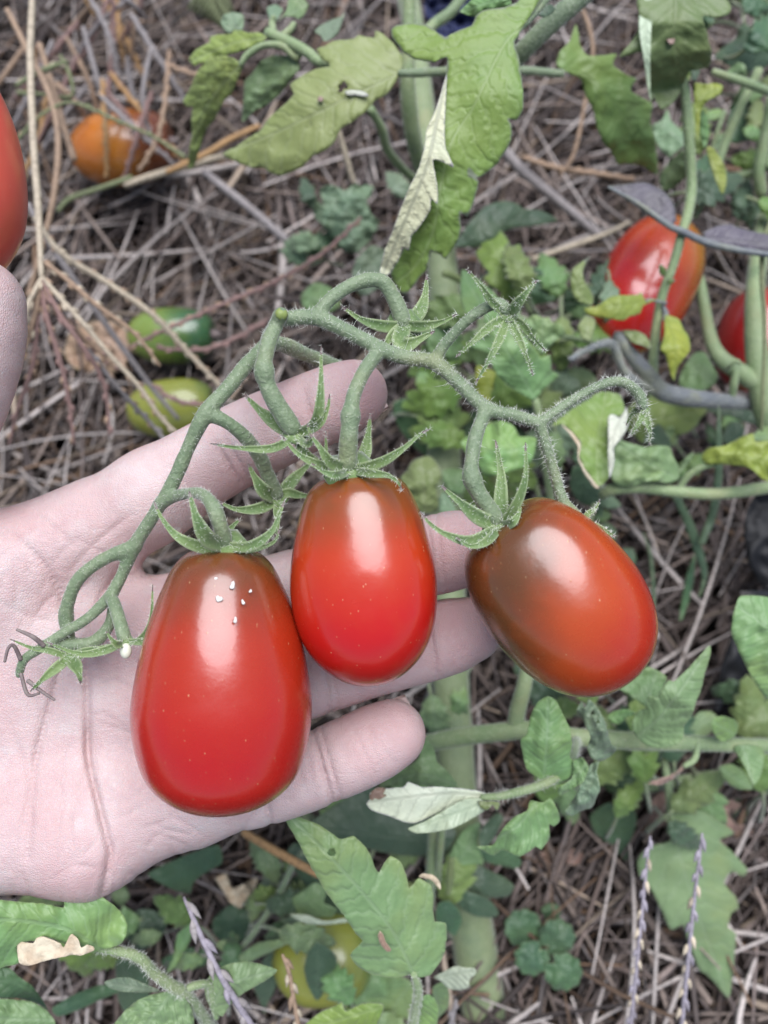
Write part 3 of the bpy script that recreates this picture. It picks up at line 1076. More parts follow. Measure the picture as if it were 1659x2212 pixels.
    for nm in ('index', 'middle', 'ring', 'little'):
        ch = np.array(fingers[nm])
        for _ in range(16):
            t = cg.uniform(0.6, 4.6)
            i = int(t)
            p = ch[i] * (1 - t + i) + ch[i + 1] * (t - i)
            dv = (ch[i + 1] - ch[i])[:2]
            dv /= np.linalg.norm(dv)
            pn = np.array([-dv[1], dv[0]])
            w0, w1 = cg.uniform(-80, -10), cg.uniform(10, 80)
            sk = cg.gauss(0, .18)
            creases.append((np.array([p[:2] + pn * w + dv * w * sk for w in (w0, (w0 + w1) / 2, w1)]), 6, cg.uniform(.15, .42)))
    # carve
    near = np.abs(out) < 0.006
    ii = np.argwhere(near)
    co = np.stack([fl.ax[0][ii[:, 0]], fl.ax[1][ii[:, 1]], fl.ax[2][ii[:, 2]]], 1)
    X, Y, D = project(co)

    def crease_val(X, Y, wf=0.72):
        tot = np.zeros(len(X))
        for s, w, dp in creases:
            c = catmull(parse(s), 60)
            m = (X > c[:, 0].min() - 60) & (X < c[:, 0].max() + 60) & (Y > c[:, 1].min() - 60) & (Y < c[:, 1].max() + 60)
            if not m.any():
                continue
            dist = np.sqrt(((np.stack([X[m], Y[m]], 1)[:, None] - c[None]) ** 2).sum(2))
            kk = dist.argmin(1)
            fade = np.sin(np.pi * np.clip((kk + 6) / 71.0, 0, 1)) ** 0.5
            tot[m] = np.maximum(tot[m], dp * fade * np.exp(-(dist.min(1) / (w * wf)) ** 2))
        return tot
    front = D < 0.2015
    cv = crease_val(X[front], Y[front]) * mm * 0.85
    fi = ii[front]
    out[fi[:, 0], fi[:, 1], fi[:, 2]] += cv.astype(np.float32)
    V, Q = surface_nets(out, fl.lo, h)
    V = relax(V, Q, 2, 0.45)
    # soft fleshy unevenness
    X, Y, D = project(V)
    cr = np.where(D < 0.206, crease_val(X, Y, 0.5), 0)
    red = np.zeros(len(V))
    for (x, y, r, s) in ((790, 850, 110, .95), (650, 880, 60, .5), (700, 900, 120, .6), (960, 1200, 160, .75), (1010, 1150, 120, .6), (1000, 1350, 130, .9), (960, 1310, 90, .6), (800, 1580, 120, .55),
                         (730, 1590, 60, .45), (520, 1040, 60, .6), (540, 1060, 80, .7), (300, 1400, 110, .35), (330, 1500, 90, .3), (620, 1640, 60, .3), (20, 700, 120, .25),
                         (150, 1930, 120, .5), (240, 1900, 60, .5), (450, 1650, 110, .2), (330, 1300, 90, .4), (60, 1110, 60, .4)):
        red = np.maximum(red, s * np.exp(-(((X - x) ** 2 + (Y - y) ** 2) / r ** 2)))
    ob = empty("person", P(-200, 1500, .2), "open palm-up hand and thumb cradling the truss of ripe red tomatoes", "person")
    body = mesh_obj("body", V, Q, M['skin'], ob, True, None, None, {'crease': np.clip(cr / 1.7, 0, 1), 'red': red})
    # nails on the far side of the fingertips and on the thumb
    for nm, ch in fingers.items():
        a, b = np.array(px(*ch[-2][:3])), np.array(px(*ch[-1][:3]))
        t = (b - a) / np.linalg.norm(b - a)
        r = ch[-1][3] * mm
        out_d = FW if nm != 'thumb' else (FW * 0.3 - RT * 0.95)
        nn = out_d - t * (out_d @ t)
        nn /= np.linalg.norm(nn)
        w = np.cross(t, nn)
        vs, fs = [], []
        for lay in (0, 1):
            for i in range(9):
                u = -0.6 + i / 8 * 1.42
                for j in range(9):
                    th = (j / 8 - 0.5) * 1.75
                    ww = 1.0 - 0.25 * max(0, (u - 0.6)) ** 2
                    R = r * (1.0 - 0.10 * max(0, u) ** 2 + 0.015) - lay * 0.0006
                    vs.append(b + t * r * u + nn * R * math.cos(th) * (1 if u < .7 else 1 - (u - .7) * .18) + w * R * math.sin(th) * ww)
        for i in range(8):
            for j in range(8):
                q = (i * 9 + j, i * 9 + j + 1, (i + 1) * 9 + j + 1, (i + 1) * 9 + j)
                fs.append(q)
                fs.append(tuple(k + 81 for k in q[::-1]))
        for i in range(8):
            fs.append((72 + i, 72 + i + 1, 81 + 72 + i + 1, 81 + 72 + i))
        mesh_obj("fingernail", vs, fs, M['nail'], ob)
    return ob


HAND = build_hand()


# ------------------------------------------------------------------ the truss in the hand
TRUSS = {   # (x, y, depth, radius px)
    'main': [(745, 800, .205, 21), (665, 768, .194, 22), (595, 742, .182, 22), (545, 775, .175, 22), (495, 835, .171, 21), (445, 892, .169, 22), (410, 960, .1705, 19), (375, 1040, .172, 19),
             (335, 1108, .174, 18), (290, 1180, .1765, 19), (262, 1245, .178, 16), (238, 1288, .178, 16)],
    'left': [(292, 1180, .1765, 17), (225, 1207, .1765, 16), (170, 1250, .177, 16), (146, 1305, .1785, 17), (143, 1340, .180, 19), (150, 1385, .182, 15)],
    'lowleft': [(238, 1288, .178, 14), (190, 1335, .178, 12), (130, 1372, .178, 11), (85, 1402, .178, 11), (52, 1425, .178, 10), (40, 1460, .179, 9)],
    'small': [(238, 1288, .178, 12), (245, 1300, .176, 14), (258, 1340, .173, 15), (270, 1382, .171, 15)],
    'green': [(245, 1300, .180, 10), (236, 1350, .181, 14), (200, 1388, .181, 16), (140, 1392, .180, 17), (95, 1392, .180, 14)],
    'ped_left': [(342, 1090, .1735, 15), (385, 1070, .170, 14), (432, 1066, .164, 15), (458, 1090, .160, 18), (474, 1130, .160, 19), (486, 1172, .1625, 21)],
    'ped_bare': [(445, 892, .169, 17), (490, 912, .170, 16), (530, 945, .173, 18), (560, 985, .178, 20), (580, 1030, .182, 19), (600, 1072, .185, 18)],
    'ped_mid_bare': [(603, 690, .166, 17), (582, 735, .164, 19), (570, 785, .163, 19), (571, 803, .163, 29), (574, 822, .1635, 20), (585, 850, .164, 22), (608, 890, .165, 24), (632, 926, .166, 26)],
    'knob': [(602, 688, .165, 15), (608, 678, .1635, 15)],
    'rachis': [(603, 690, .167, 20), (680, 686, .168, 21), (750, 716, .167, 20), (820, 752, .166, 20), (872, 772, .166, 19), (935, 782, .166, 19), (985, 822, .165, 18), (1050, 882, .164, 18), (1110, 897, .164, 15), (1165, 914, .164, 14)],
    'arch': [(682, 684, .168, 17), (715, 645, .168, 16), (768, 612, .169, 17), (822, 606, .170, 18), (853, 648, .171, 20), (872, 698, .172, 23)],
    'main2': [(603, 690, .167, 18), (575, 735, .176, 15), (590, 745, .182, 16)],
    'ped_centre': [(822, 754, .166, 17), (788, 800, .163, 17), (765, 850, .161, 17), (759, 882, .160, 18), (757, 900, .160, 29), (756, 918, .160, 20), (753, 950, .1605, 23), (750, 1008, .163, 26)],
    'ped_flower': [(938, 782, .166, 13), (962, 742, .165, 12), (1015, 687, .163, 12), (1072, 655, .162, 13), (1094, 672, .162, 15)],
    'ped_right': [(1050, 882, .164, 15), (1027, 945, .162, 17), (1017, 1012, .161, 17), (1020, 1034, .161, 28), (1028, 1054, .161, 19), (1042, 1078, .1615, 21), (1072, 1122, .163, 23)],
    'end_up': [(1165, 914, .164, 12), (1225, 872, .164, 10), (1298, 832, .164, 10), (1345, 825, .164, 12), (1380, 852, .165, 14), (1390, 880, .165, 12)],
    'end_down': [(1165, 914, .164, 12), (1182, 970, .165, 12), (1200, 1030, .166, 12), (1216, 1082, .166, 12), (1240, 1112, .166, 16), (1262, 1130, .167, 12)],
}


def build_truss():
    h = 0.00042
    chains = {}
    for nm, pts in TRUSS.items():
        a = np.asarray(pts, float)
        c = catmull(a, max(8, 5 * len(a)))
        pos = Pn(c[:, 0], c[:, 1], c[:, 2])
        rad = c[:, 3] * c[:, 2] * K * 0.64
        rad = rad * np.array([1 + 0.14 * mnoise.noise((i * .5, len(nm) * 1.9, a[0, 0] * .1)) for i in range(len(rad))])
        chains[nm] = (pos, rad)
    allp = np.vstack([c[0] for c in chains.values()])
    fl = Field(allp.min(0) - 0.004, allp.max(0) + 0.004, h)
    fl.F[:] = 0.01
    for nm, (pos, rad) in chains.items():
        for i in range(len(pos) - 1):
            sl, d = fl.cone(pos[i], pos[i + 1], rad[i], rad[i + 1], 0.0026)
            fl.F[sl] = smin(fl.F[sl], d, 0.0011)
    V, Q = surface_nets(fl.F, fl.lo, h)
    V = relax(V, Q, 1, 0.4)
    root = empty("tomato_truss", P(600, 720, .17), "branching hairy green truss stalk laid across the open hand", "tomato truss")
    st = mesh_obj("stalk", V, Q, M['stem'], root)
    g = random.Random(5)
    geos = []
    dens = {'end_up': 36000, 'end_down': 36000, 'rachis': 30000, 'ped_flower': 26000, 'ped_centre': 26000, 'ped_right': 26000}
    for nm, (pos, rad) in chains.items():
        if nm == 'knob':
            continue
        long = nm in ('end_up', 'end_down', 'rachis')
        geos += hairs_geo(pos, rad, dens.get(nm, 22000) * 1.3, 0.00135 if long else 0.0010, None, g, 0.4, 0.000042)
        if long:
            geos += hairs_geo(pos, rad, 1600, 0.0026, None, g, 0.35, 0.00005)
    hv, hf = merge(geos)
    hh = mesh_obj("hairs", hv, hf, M['hair'], st)
    hh["kind"] = "stuff"
    return root


TR = build_truss()


def calyx(parent, centre, sepals, disc=24, seed=0, mat='sepal', hair=6000, tilt=0.5, flat=0.35):
    """star of sepals round a small disc; sepals are (points, half width px, fold, roll)"""
    x, y, d = centre
    g = random.Random(seed)
    V, F = [], []
    r = disc * d * K
    base = P(x, y, d)
    nn = UP * tilt - FW * (1 - tilt)
    nn = nn / np.linalg.norm(nn)
    e1 = RT
    e2 = np.cross(nn, e1)
    for i in range(6):
        ph = -0.5 * math.pi + math.pi * i / 5
        for j in range(16):
            th = 2 * math.pi * j / 16
            rr = r * math.cos(ph) * (1 + 0.10 * math.cos(5 * th))
            V.append(base + (e1 * math.cos(th) + e2 * math.sin(th)) * rr + nn * math.sin(ph) * r * flat)
    for i in range(5):
        for j in range(16):
            F.append((i * 16 + j, i * 16 + (j + 1) % 16, (i + 1) * 16 + (j + 1) % 16, (i + 1) * 16 + j))
    c = mesh_obj("calyx", V, F, M[mat], parent, True, None, np.zeros((len(V), 2)) + 5, {'rim': np.zeros(len(V))})
    geos = []
    for i, s in enumerate(sepals):
        pts, w = s[0], s[1]
        fold = s[2] if len(s) > 2 else 0.35
        roll = s[3] if len(s) > 3 else 0.0
        o, hg = sepal(c, [(x, y, d)] + pts if s[-1] != 'abs' else pts, w, mat, 0.13, fold, seed + i, hair, roll=roll)
        geos += hg
    if geos:
        hv, hf = merge(geos)
        o = mesh_obj("hairs", hv, hf, M['hair'], c)
        o["kind"] = "stuff"
    return c


# ------------------------------------------------------------------ three tomatoes in the hand
t1 = empty("tomato", P(485, 1200, .166), "largest egg-shaped red tomato with glints shaped as white flecks, lying on the palm", "tomato", "ripe tomatoes in the hand")
fruit("fruit", (482, 1186, .1655), (483, 1738, .1675),
      [(9, 0), (6, 26), (2, 58), (14, 84), (40, 107), (76, 125), (116, 142), (196, 167), (286, 184), (356, 189), (434, 178), (494, 157), (538, 115), (562, 63), (571, 0)], RED, t1, 0.008, 1, ribs=(-.045, 3, 86, .25, 1.0))
for (sx, sy, sr) in ((466, 1250, 4), (502, 1265, 7.5), (473, 1294, 8), (525, 1301, 5), (508, 1340, 5.5), (541, 1277, 4)):  # sun glints built as small white flecks on the fruit
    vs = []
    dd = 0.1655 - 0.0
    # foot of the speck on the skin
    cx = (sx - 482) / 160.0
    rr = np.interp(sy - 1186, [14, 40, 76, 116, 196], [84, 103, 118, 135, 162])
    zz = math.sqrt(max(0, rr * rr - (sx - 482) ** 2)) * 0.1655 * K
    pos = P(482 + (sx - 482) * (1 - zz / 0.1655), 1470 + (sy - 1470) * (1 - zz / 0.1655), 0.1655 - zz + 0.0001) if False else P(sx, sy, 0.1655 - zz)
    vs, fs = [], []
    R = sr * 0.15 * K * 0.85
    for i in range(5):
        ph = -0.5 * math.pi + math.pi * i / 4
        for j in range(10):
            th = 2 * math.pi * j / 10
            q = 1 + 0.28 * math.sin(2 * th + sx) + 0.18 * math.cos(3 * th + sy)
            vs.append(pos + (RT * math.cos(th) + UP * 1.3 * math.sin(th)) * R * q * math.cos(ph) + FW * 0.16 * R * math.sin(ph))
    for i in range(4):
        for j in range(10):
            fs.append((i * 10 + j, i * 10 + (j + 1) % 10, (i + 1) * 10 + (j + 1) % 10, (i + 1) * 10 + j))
    mesh_obj("speck_or_glint", vs, fs, M['white'], t1)
calyx(t1, (487, 1180, .1625), [
    ([(440, 1183, .160), (385, 1160, .158), (350, 1120, .160), (332, 1082, .162)], 17),
    ([(450, 1165, .156), (425, 1120, .153), (408, 1060, .154)], 24, .4),
    ([(540, 1180, .158), (585, 1150, .157), (604, 1110, .158), (616, 1078, .160)], 15),
    ([(540, 1186, .162), (590, 1172, .163), (605, 1140, .165)], 12),
    ([(490, 1160, .168), (500, 1140, .170), (520, 1120, .171)], 14),
], 50, 1, flat=.2)

t2 = empty("tomato", P(752, 1030, .168), "bright scarlet tomato, the middle one of the three, lying across the fingers", "tomato", "ripe tomatoes in the hand")
fruit("fruit", (772, 1026, .1675), (801, 1469, .1695),
      [(12, 0), (8, 26), (3, 60), (12, 88), (36, 110), (86, 130), (156, 146), (216, 154), (286, 152), (346, 138), (398, 108), (436, 60), (452, 0)], RED2, t2, 0.010, 2.4, ribs=(-.06, 3, 92, .10, .95))
calyx(t2, (757, 1016, .1635), [
    ([(705, 1010, .160), (650, 985, .158), (622, 958, .159), (606, 938, .161)], 15),
    ([(715, 1000, .158), (690, 965, .156), (668, 935, .157)], 18, .4),
    ([(785, 985, .167), (795, 940, .169), (800, 893, .171)], 19),
    ([(820, 1000, .159), (870, 970, .157), (905, 940, .158), (930, 926, .160)], 15),
    ([(800, 1022, .157), (840, 1028, .155), (862, 1045, .154), (868, 1062, .155)], 13),
    ([(730, 1026, .156), (700, 1020, .155), (672, 1000, .156)], 12),
], 62, 7, flat=.2)

t3 = empty("tomato", P(1075, 1140, .168), "tilted red tomato with a brownish green side, resting past the fingertips", "tomato", "ripe tomatoes in the hand")
fruit("fruit", (1078, 1127, .1675), (1347, 1456, .1705),
      [(10, 0), (6, 30), (2, 66), (10, 96), (36, 122), (90, 147), (160, 163), (235, 167), (300, 157), (360, 133), (402, 96), (426, 50), (434, 0)], RED3, t3, 0.014, 4.0, ribs=(-.05, 3, 98, .02, .55))
calyx(t3, (1082, 1136, .1630), [
    ([(1035, 1118, .160), (990, 1082, .158), (952, 1048, .159)], 22, .35),
    ([(1020, 1168, .158), (965, 1155, .156), (930, 1132, .157), (906, 1104, .159)], 16),
    ([(1082, 1080, .162), (1082, 1020, .163), (1070, 950, .165)], 20),
    ([(1115, 1090, .159), (1135, 1030, .157), (1135, 955, .158)], 14),
    ([(1050, 1170, .156), (1015, 1180, .155), (985, 1160, .156)], 13),
    ([(1105, 1130, .158), (1120, 1110, .158), (1125, 1085, .160)], 13),
], 46, 13, tilt=.3, flat=.25)

# bare calyxes left on the truss
calyx(TR, (640, 940, .1665), [
    ([(600, 915, .169), (565, 890, .171), (526, 850, .173)], 22, .3),
    ([(680, 915, .162), (692, 860, .159), (694, 745, .160)], 16, .5),
    ([(690, 915, .161), (708, 880, .160), (712, 850, .160)], 17, .7),
    ([(590, 968, .163), (520, 968, .163), (452, 958, .166)], 13, .5),
    ([(660, 960, .160), (672, 950, .158), (664, 915, .157)], 11, .4),
    ([(655, 975, .166), (700, 1000, .170), (704, 930, .175)], 12),
], 30, 21)
calyx(TR, (873, 704, .1725), [
    ([(830, 705, .169), (780, 690, .167), (736, 660, .168)], 17, .4),
    ([(905, 675, .174), (918, 640, .175), (922, 592, .176)], 20, .3),
    ([(915, 705, .169), (955, 695, .168), (988, 678, .169)], 17, .5),
    ([(865, 735, .168), (880, 745, .167), (940, 715, .168)], 26, .5),
    ([(845, 730, .169), (830, 745, .169), (810, 740, .171)], 18, .3),
], 40, 29, tilt=.2)
calyx(TR, (1098, 684, .1625), [
    ([(1065, 655, .160), (1040, 620, .158), (1008, 580, .158)], 11),
    ([(1115, 660, .159), (1135, 635, .157), (1161, 604, .157)], 16, .4),
    ([(1060, 705, .160), (1020, 740, .159), (984, 772, .160)], 13),
    ([(1080, 730, .159), (1055, 780, .158), (1026, 830, .159)], 12),
    ([(1118, 725, .159), (1135, 765, .158), (1152, 812, .159)], 11),
    ([(1125, 700, .163), (1150, 730, .165), (1180, 760, .167)], 12),
], 20, 33, hair=11000)
calyx(TR, (600, 1078, .1855), [
    ([(560, 1098, .182), (510, 1100, .181), (470, 1082, .182)], 17, .5),
    ([(570, 1060, .181), (550, 1030, .180), (535, 1000, .181)], 22, .5),
    ([(620, 1065, .185), (650, 1070, .186), (690, 1072, .187)], 14),
    ([(598, 1105, .183), (600, 1140, .183), (590, 1160, .184)], 10),
    ([(630, 1040, .188), (660, 1010, .19), (690, 985, .192)], 18),
], 24, 41)
calyx(TR, (270, 1386, .1705), [
    ([(300, 1383, .168), (325, 1345, .167), (330, 1262, .168)], 9, .5),
    ([(310, 1386, .167), (350, 1380, .165), (406, 1364, .164)], 10, .5),
    ([(225, 1405, .170), (170, 1412, .170), (98, 1386, .172)], 12, .4),
    ([(255, 1393, .167), (240, 1380, .166), (229, 1363, .166)], 10, .5),
], 20, 51)
calyx(TR, (150, 1420, .1790), [
    ([(125, 1440, .177), (95, 1465, .176), (64, 1495, .177)], 15, .4),
    ([(165, 1440, .176), (172, 1460, .175), (175, 1478, .176)], 19, .4),
    ([(105, 1405, .177), (70, 1400, .177), (20, 1380, .178)], 9),
    ([(180, 1410, .177), (215, 1400, .176), (245, 1390, .176)], 14),
], 20, 57)
calyx(TR, (1392, 884, .1655), [
    ([(1385, 905, .164), (1372, 925, .164), (1360, 945, .165)], 9),
    ([(1398, 910, .164), (1404, 935, .164), (1402, 962, .165)], 9),
    ([(1385, 880, .167), (1365, 895, .168), (1352, 920, .169)], 8),
], 12, 61, hair=22000)
calyx(TR, (1262, 1130, .1665), [
    ([(1285, 1138, .164), (1305, 1145, .163), (1330, 1160, .163)], 12),
    ([(1255, 1140, .163), (1245, 1150, .162), (1235, 1160, .162)], 8),
    ([(1270, 1110, .166), (1285, 1100, .167), (1296, 1080, .167)], 8),
], 13, 67, hair=22000)
# dried curls at the lower left tip of the truss, and a pale ovary
dg = []
for pts in ([(45, 1425, .177, 5), (30, 1395, .175, 4), (18, 1400, .174, 3.5), (10, 1430, .174, 3)],
            [(60, 1470, .178, 5), (85, 1490, .177, 4), (118, 1512, .176, 3)],
            [(95, 1395, .177, 6), (70, 1375, .175, 5), (36, 1360, .175, 3)],
            [(45, 1455, .178, 4), (60, 1500, .178, 4), (85, 1498, .178, 3)],
            [(250, 1290, .180, 4), (262, 1260, .181, 4), (258, 1230, .181, 3)]):
    pos, rad = px_path(pts)
    dg.append(tube_geo(pos, rad, 6))
dv, df = merge(dg)
mesh_obj("dried_sepal", dv, df, M['tip'], TR)
vs, fs = [], []
for i in range(9):
    ph = -0.5 * math.pi + math.pi * i / 8
    for j in range(12):
        th = 2 * math.pi * j / 12
        r0 = 0.169 * K
        vs.append(P(272, 1406, .169) + RT * 13 * r0 * math.cos(ph) * math.cos(th) + FW * 12 * r0 * math.cos(ph) * math.sin(th) + UP * 17 * r0 * math.sin(ph))
for i in range(8):
    for j in range(12):
        fs.append((i * 12 + j, i * 12 + (j + 1) % 12, (i + 1) * 12 + (j + 1) % 12, (i + 1) * 12 + j))
o = mesh_obj("ovary", vs, fs, M['ovary'], TR)

# the tomato held by the thumb at the picture's edge
t4 = empty("tomato", P(-150, 380, .17), "smooth red tomato pinched by the thumb, cut off by the picture edge", "tomato", "ripe tomatoes in the hand")
fruit("fruit", (-178, 90, .172), (-146, 640, .170), [(6, 0), (2, 60), (30, 110), (90, 155), (180, 188), (290, 202), (390, 190), (470, 145), (525, 80), (548, 0)], REDS, t4, 0.01, 3)

vs, fs = [], []
for i in range(7):
    ph = -0.5 * math.pi + math.pi * i / 6
    for j in range(10):
        th = 2 * math.pi * j / 10
        r0 = 0.1635 * K * (1 + .12 * math.cos(3 * th))
        vs.append(P(607, 679, .1632) + RT * 14 * r0 * math.cos(ph) * math.cos(th) + FW * 12 * r0 * math.cos(ph) * math.sin(th) + UP * 13 * r0 * math.sin(ph))
for i in range(6):
    for j in range(10):
        fs.append((i * 10 + j, i * 10 + (j + 1) % 10, (i + 1) * 10 + (j + 1) % 10, (i + 1) * 10 + j))
mesh_obj("broken_stub", vs, fs, M['leaf_pale'], TR, True, None, np.zeros((len(vs), 2)) + 5, {'rim': np.zeros(len(vs))})


# ------------------------------------------------------------------ plants round the hand
REG = {'A': (810, 0, .293), 'B': (388.8, 32.4, .3125), 'C': (583, 0, .2734), 'R2': (829.4, 0, .5), 'T': (1231, 421, .2578), 'M': (907, 583, .3125),
       'Q': (1263.6, 810, .2383), 'Y': (810, 1004, .1953), 'P': (745, 1458, .3711), 'S': (1231, 1361, .2578), 'R8': (829.4, 1628, .5), 'R7': (0, 1628, .5),
       'W': (842, 1750, .2734), 'X': (356, 1847, .4297), 'E': (0, 1847, .3125), 'D': (0, 0, 1)}


def Z(r, s):
    ox, oy, f = REG[r]
    return parse(s) * f + np.array([ox, oy])


def lf(parent, r, outline, mid, d, mat='leaf', under='under', **kw):
    return leaf(parent, Z(r, outline), Z(r, mid), d, mat, under, **kw)


def plant(name, at, label, cat="tomato plant", group=None):
    return empty(name, P(*at), label, cat, group)


# --- tall plant: thick main stem running up the picture behind the hand
pa = plant("tomato_plant", (1000, 1950, .34), "tomato plant with a thick pale stem and a big rolled leaf above the truss", group="tomato plants")
stem(pa, [(868, -60, .42, 24), (893, 60, .40, 24), (915, 250, .375, 27), (945, 480, .355, 32), (960, 650, .345, 35), (958, 850, .338, 36), (962, 1100, .335, 38), (975, 1500, .33, 40), (1000, 1850, .33, 44), (1030, 2080, .335, 48), (1060, 2280, .335, 50)], 'stem_dull', sides=18, n=60)
stem(pa, [(884, -40, .29, 15), (883, 80, .295, 15), (880, 180, .30, 17), (892, 290, .315, 18), (915, 380, .335, 16), (945, 500, .35, 13)], 'stem_pale', sides=14, n=40, hair=9000, hlen=.0012)
stem(pa, [(800, 235, .30, 9), (825, 280, .31, 10), (835, 320, .32, 10), (870, 365, .335, 9), (910, 400, .345, 8)], 'stem_pale', n=24)
stem(pa, [(1015, -30, .30, 12), (975, 25, .30, 12), (935, 55, .30, 12), (890, 110, .30, 12)], 'stem_pale', n=20, hair=8000)
stem(pa, [(862, 158, .262, 7), (900, 158, .264, 9), (960, 154, .268, 9), (1060, 152, .274, 9), (1140, 153, .282, 9), (1215, 160, .288, 8)], 'stem', name="petiole", hair=12000, hlen=.0009)
stem(pa, [(1300, -45, .238, 21), (1262, -12, .238, 21), (1195, 45, .24, 21), (1128, 112, .245, 20), (1060, 185, .26, 19), (960, 330, .31, 18), (935, 430, .345, 18)], 'stem', n=40, hair=26000, hlen=.0014, sides=14)
stem(pa, [(1230, -50, .228, 9), (1195, -20, .226, 10), (1160, 22, .2245, 9), (1135, 52, .2235, 6), (1110, 76, .2235, 3)], 'stem', name="petiole", n=20, hair=9000)
# big rolled leaf
BIG = ("1175,-10 1112,91 1120,117 1126,164 1132,223 1126,249 1115,259 1099,258 1104,268 1107,290 1097,319 1082,343 1059,369 1033,384 1015,378 1013,365 1034,392 1028,422 1019,451 "
       "1009,469 995,460 997,492 986,527 962,560 951,551 933,545 924,580 907,600 874,638 858,622 842,593 866,545 882,500 905,448 920,400 928,350 936,300 950,240 960,190 965,124 939,135 921,133 895,129 869,111 848,82 844,64 857,54 892,50 927,56 956,78 965,79 992,64 1018,56 1027,35 1044,22 1068,18 1091,15 1118,3 1135,-20")
bl = leaf(pa, BIG, "1165,5 1141,50 1103,79 1074,123 1050,176 1021,234 997,270 974,311 953,400 936,498 900,570 850,615", [.2235, .2225, .222, .2235, .226, .231, .238, .246], 'leaf_lime', 'under', fold=.22, wave=.003, vsp=46)
bl["label"] = "large yellow green leaf with its edge rolled over"
leaf(bl, "965,160 956,187 942,234 921,281 917,316 904,363 883,407 866,448 848,498 828,548 820,594 842,591 863,557 869,534 883,541 889,510 905,492 921,469 930,451 931,430 944,441 946,410 940,375 936,345 956,350 980,362 970,335 962,316 961,264 964,205",
     "963,170 945,255 925,350 895,430 865,500 832,580", [.2235, .2225, .2225, .2255, .231, .2405], 'under_cream', 'leaf', fold=-.10, wave=.0012, name="rolled_edge", vsp=30, label="pale underside of the rolled leaf edge")
lf(pa, 'A', "625,85 700,10 740,-30 960,-40 1010,30 950,55 880,65 800,75 740,122 690,115", "940,-10 800,30 640,85", [.228, .235], 'leaf', fold=.3)
lf(pa, 'A', "1190,110 1230,60 1290,30 1330,60 1310,100 1250,130", "1195,110 1320,60", [.23, .232], 'leaf_grey')
# compound leaf, left
l1 = lf(pa, 'B', "1520,400 1540,300 1480,200 1400,130 1350,108 1342,158 1232,138 1200,165 1060,180 1000,215 940,235 980,310 1040,350 930,375 840,420 760,480 788,545 740,600 660,670 590,740 562,792 470,850 380,910 290,960 370,1010 480,1050 580,1055 640,1100 700,1110 790,1080 822,1062 850,1050 910,980 950,960 1030,915 1080,860 1115,785 1220,720 1300,650 1350,590 1420,555 1480,480",
        "1515,405 1300,505 1000,650 680,805 300,960", [.262, .261, .264, .27, .278], 'leaf_pale', fold=.15, wave=.003, vsp=40, holes=((742, 186, 9), (737, 196, 6)))
for (x, y, r) in ((692, 214, 6.5),):
    leaf(l1, [(x - r, y - r * .3), (x - r * .4, y - r), (x + r * .8, y - r * .7), (x + r, y + r * .4), (x + r * .2, y + r), (x - r * .8, y + r * .6)], [(x - r, y), (x + r, y)], [.2608, .2608], 'oak', 'oak', name="brown_spot", wave=0)
leaf(l1, "744,198 760,194 778,196 790,200 797,207 786,209 770,205 752,206", "745,200 795,205", [.2598, .2598], 'under_pale', name="torn_edge", wave=.0003)
lf(pa, 'B', "600,150 540,120 470,125 440,110 370,105 360,130 280,135 210,150 200,190 110,240 60,310 100,350 160,330 300,290 450,240 560,190", "590,155 350,200 80,320", [.275, .29], 'leaf_pale', fold=.2, wave=.003)
lf(pa, 'B', "280,60 300,0 370,-20 440,0 440,70 430,112 370,106 340,130 300,100", "400,110 350,0", [.282, .285], 'leaf_grey', wave=.003)
lf(pa, 'B', "425,335 370,300 300,280 200,300 140,360 100,430 62,520 20,600 60,637 88,632 78,720 82,830 60,960 60,1060 100,1040 150,880 190,780 240,720 300,600 360,540 410,420 440,350", "430,335 300,470 150,700 72,1050", [.277, .29, .305, .32], 'leaf_pale', fold=.25, wave=.003)
lf(pa, 'B', "790,290 740,280 640,280 560,320 500,400 445,460 440,560 430,740 520,660 620,610 700,540 780,430 830,370 820,320", "805,305 650,470 430,735", [.276, .285, .295], 'leaf', fold=.3, wave=.004)
lf(pa, 'C', "60,175 130,80 150,-10 250,-20 305,40 270,120 232,155 180,132 100,142", "70,165 240,60", [.276, .285], 'leaf', fold=.4)
lf(pa, 'C', "-25,60 40,35 105,72 62,150 25,185 -5,150", "30,180 10,50", [.276, .285], 'leaf_grey')
lf(pa, 'C', "592,92 570,180 532,270 460,325 420,325 400,282 348,250 400,200 500,150 560,130", "440,320 590,95", [.272, .285], 'leaf_grey', fold=.3)
stem(pa, [(864, 160, .263, 6), (790, 150, .268, 7), (695, 136, .272, 11), (670, 117, .273, 12), (626, 92, .275, 12), (576, 70, .277, 11)], 'stem_pale', name="petiole", n=24)
stem(pa, [(650, 106, .275, 7), (640, 125, .276, 8), (610, 100, .275, 8), (570, 98, .275, 7), (535, 118, .276, 7), (520, 140, .277, 6)], 'stem_pale', name="petiole", n=24)
stem(pa, [(590, 72, .277, 9), (588, 50, .277, 8), (592, 35, .276, 6)], 'stem_pale', name="petiole")
stem(pa, [(605, 82, .277, 8), (625, 66, .277, 8), (636, 50, .277, 6)], 'stem_pale', name="petiole")
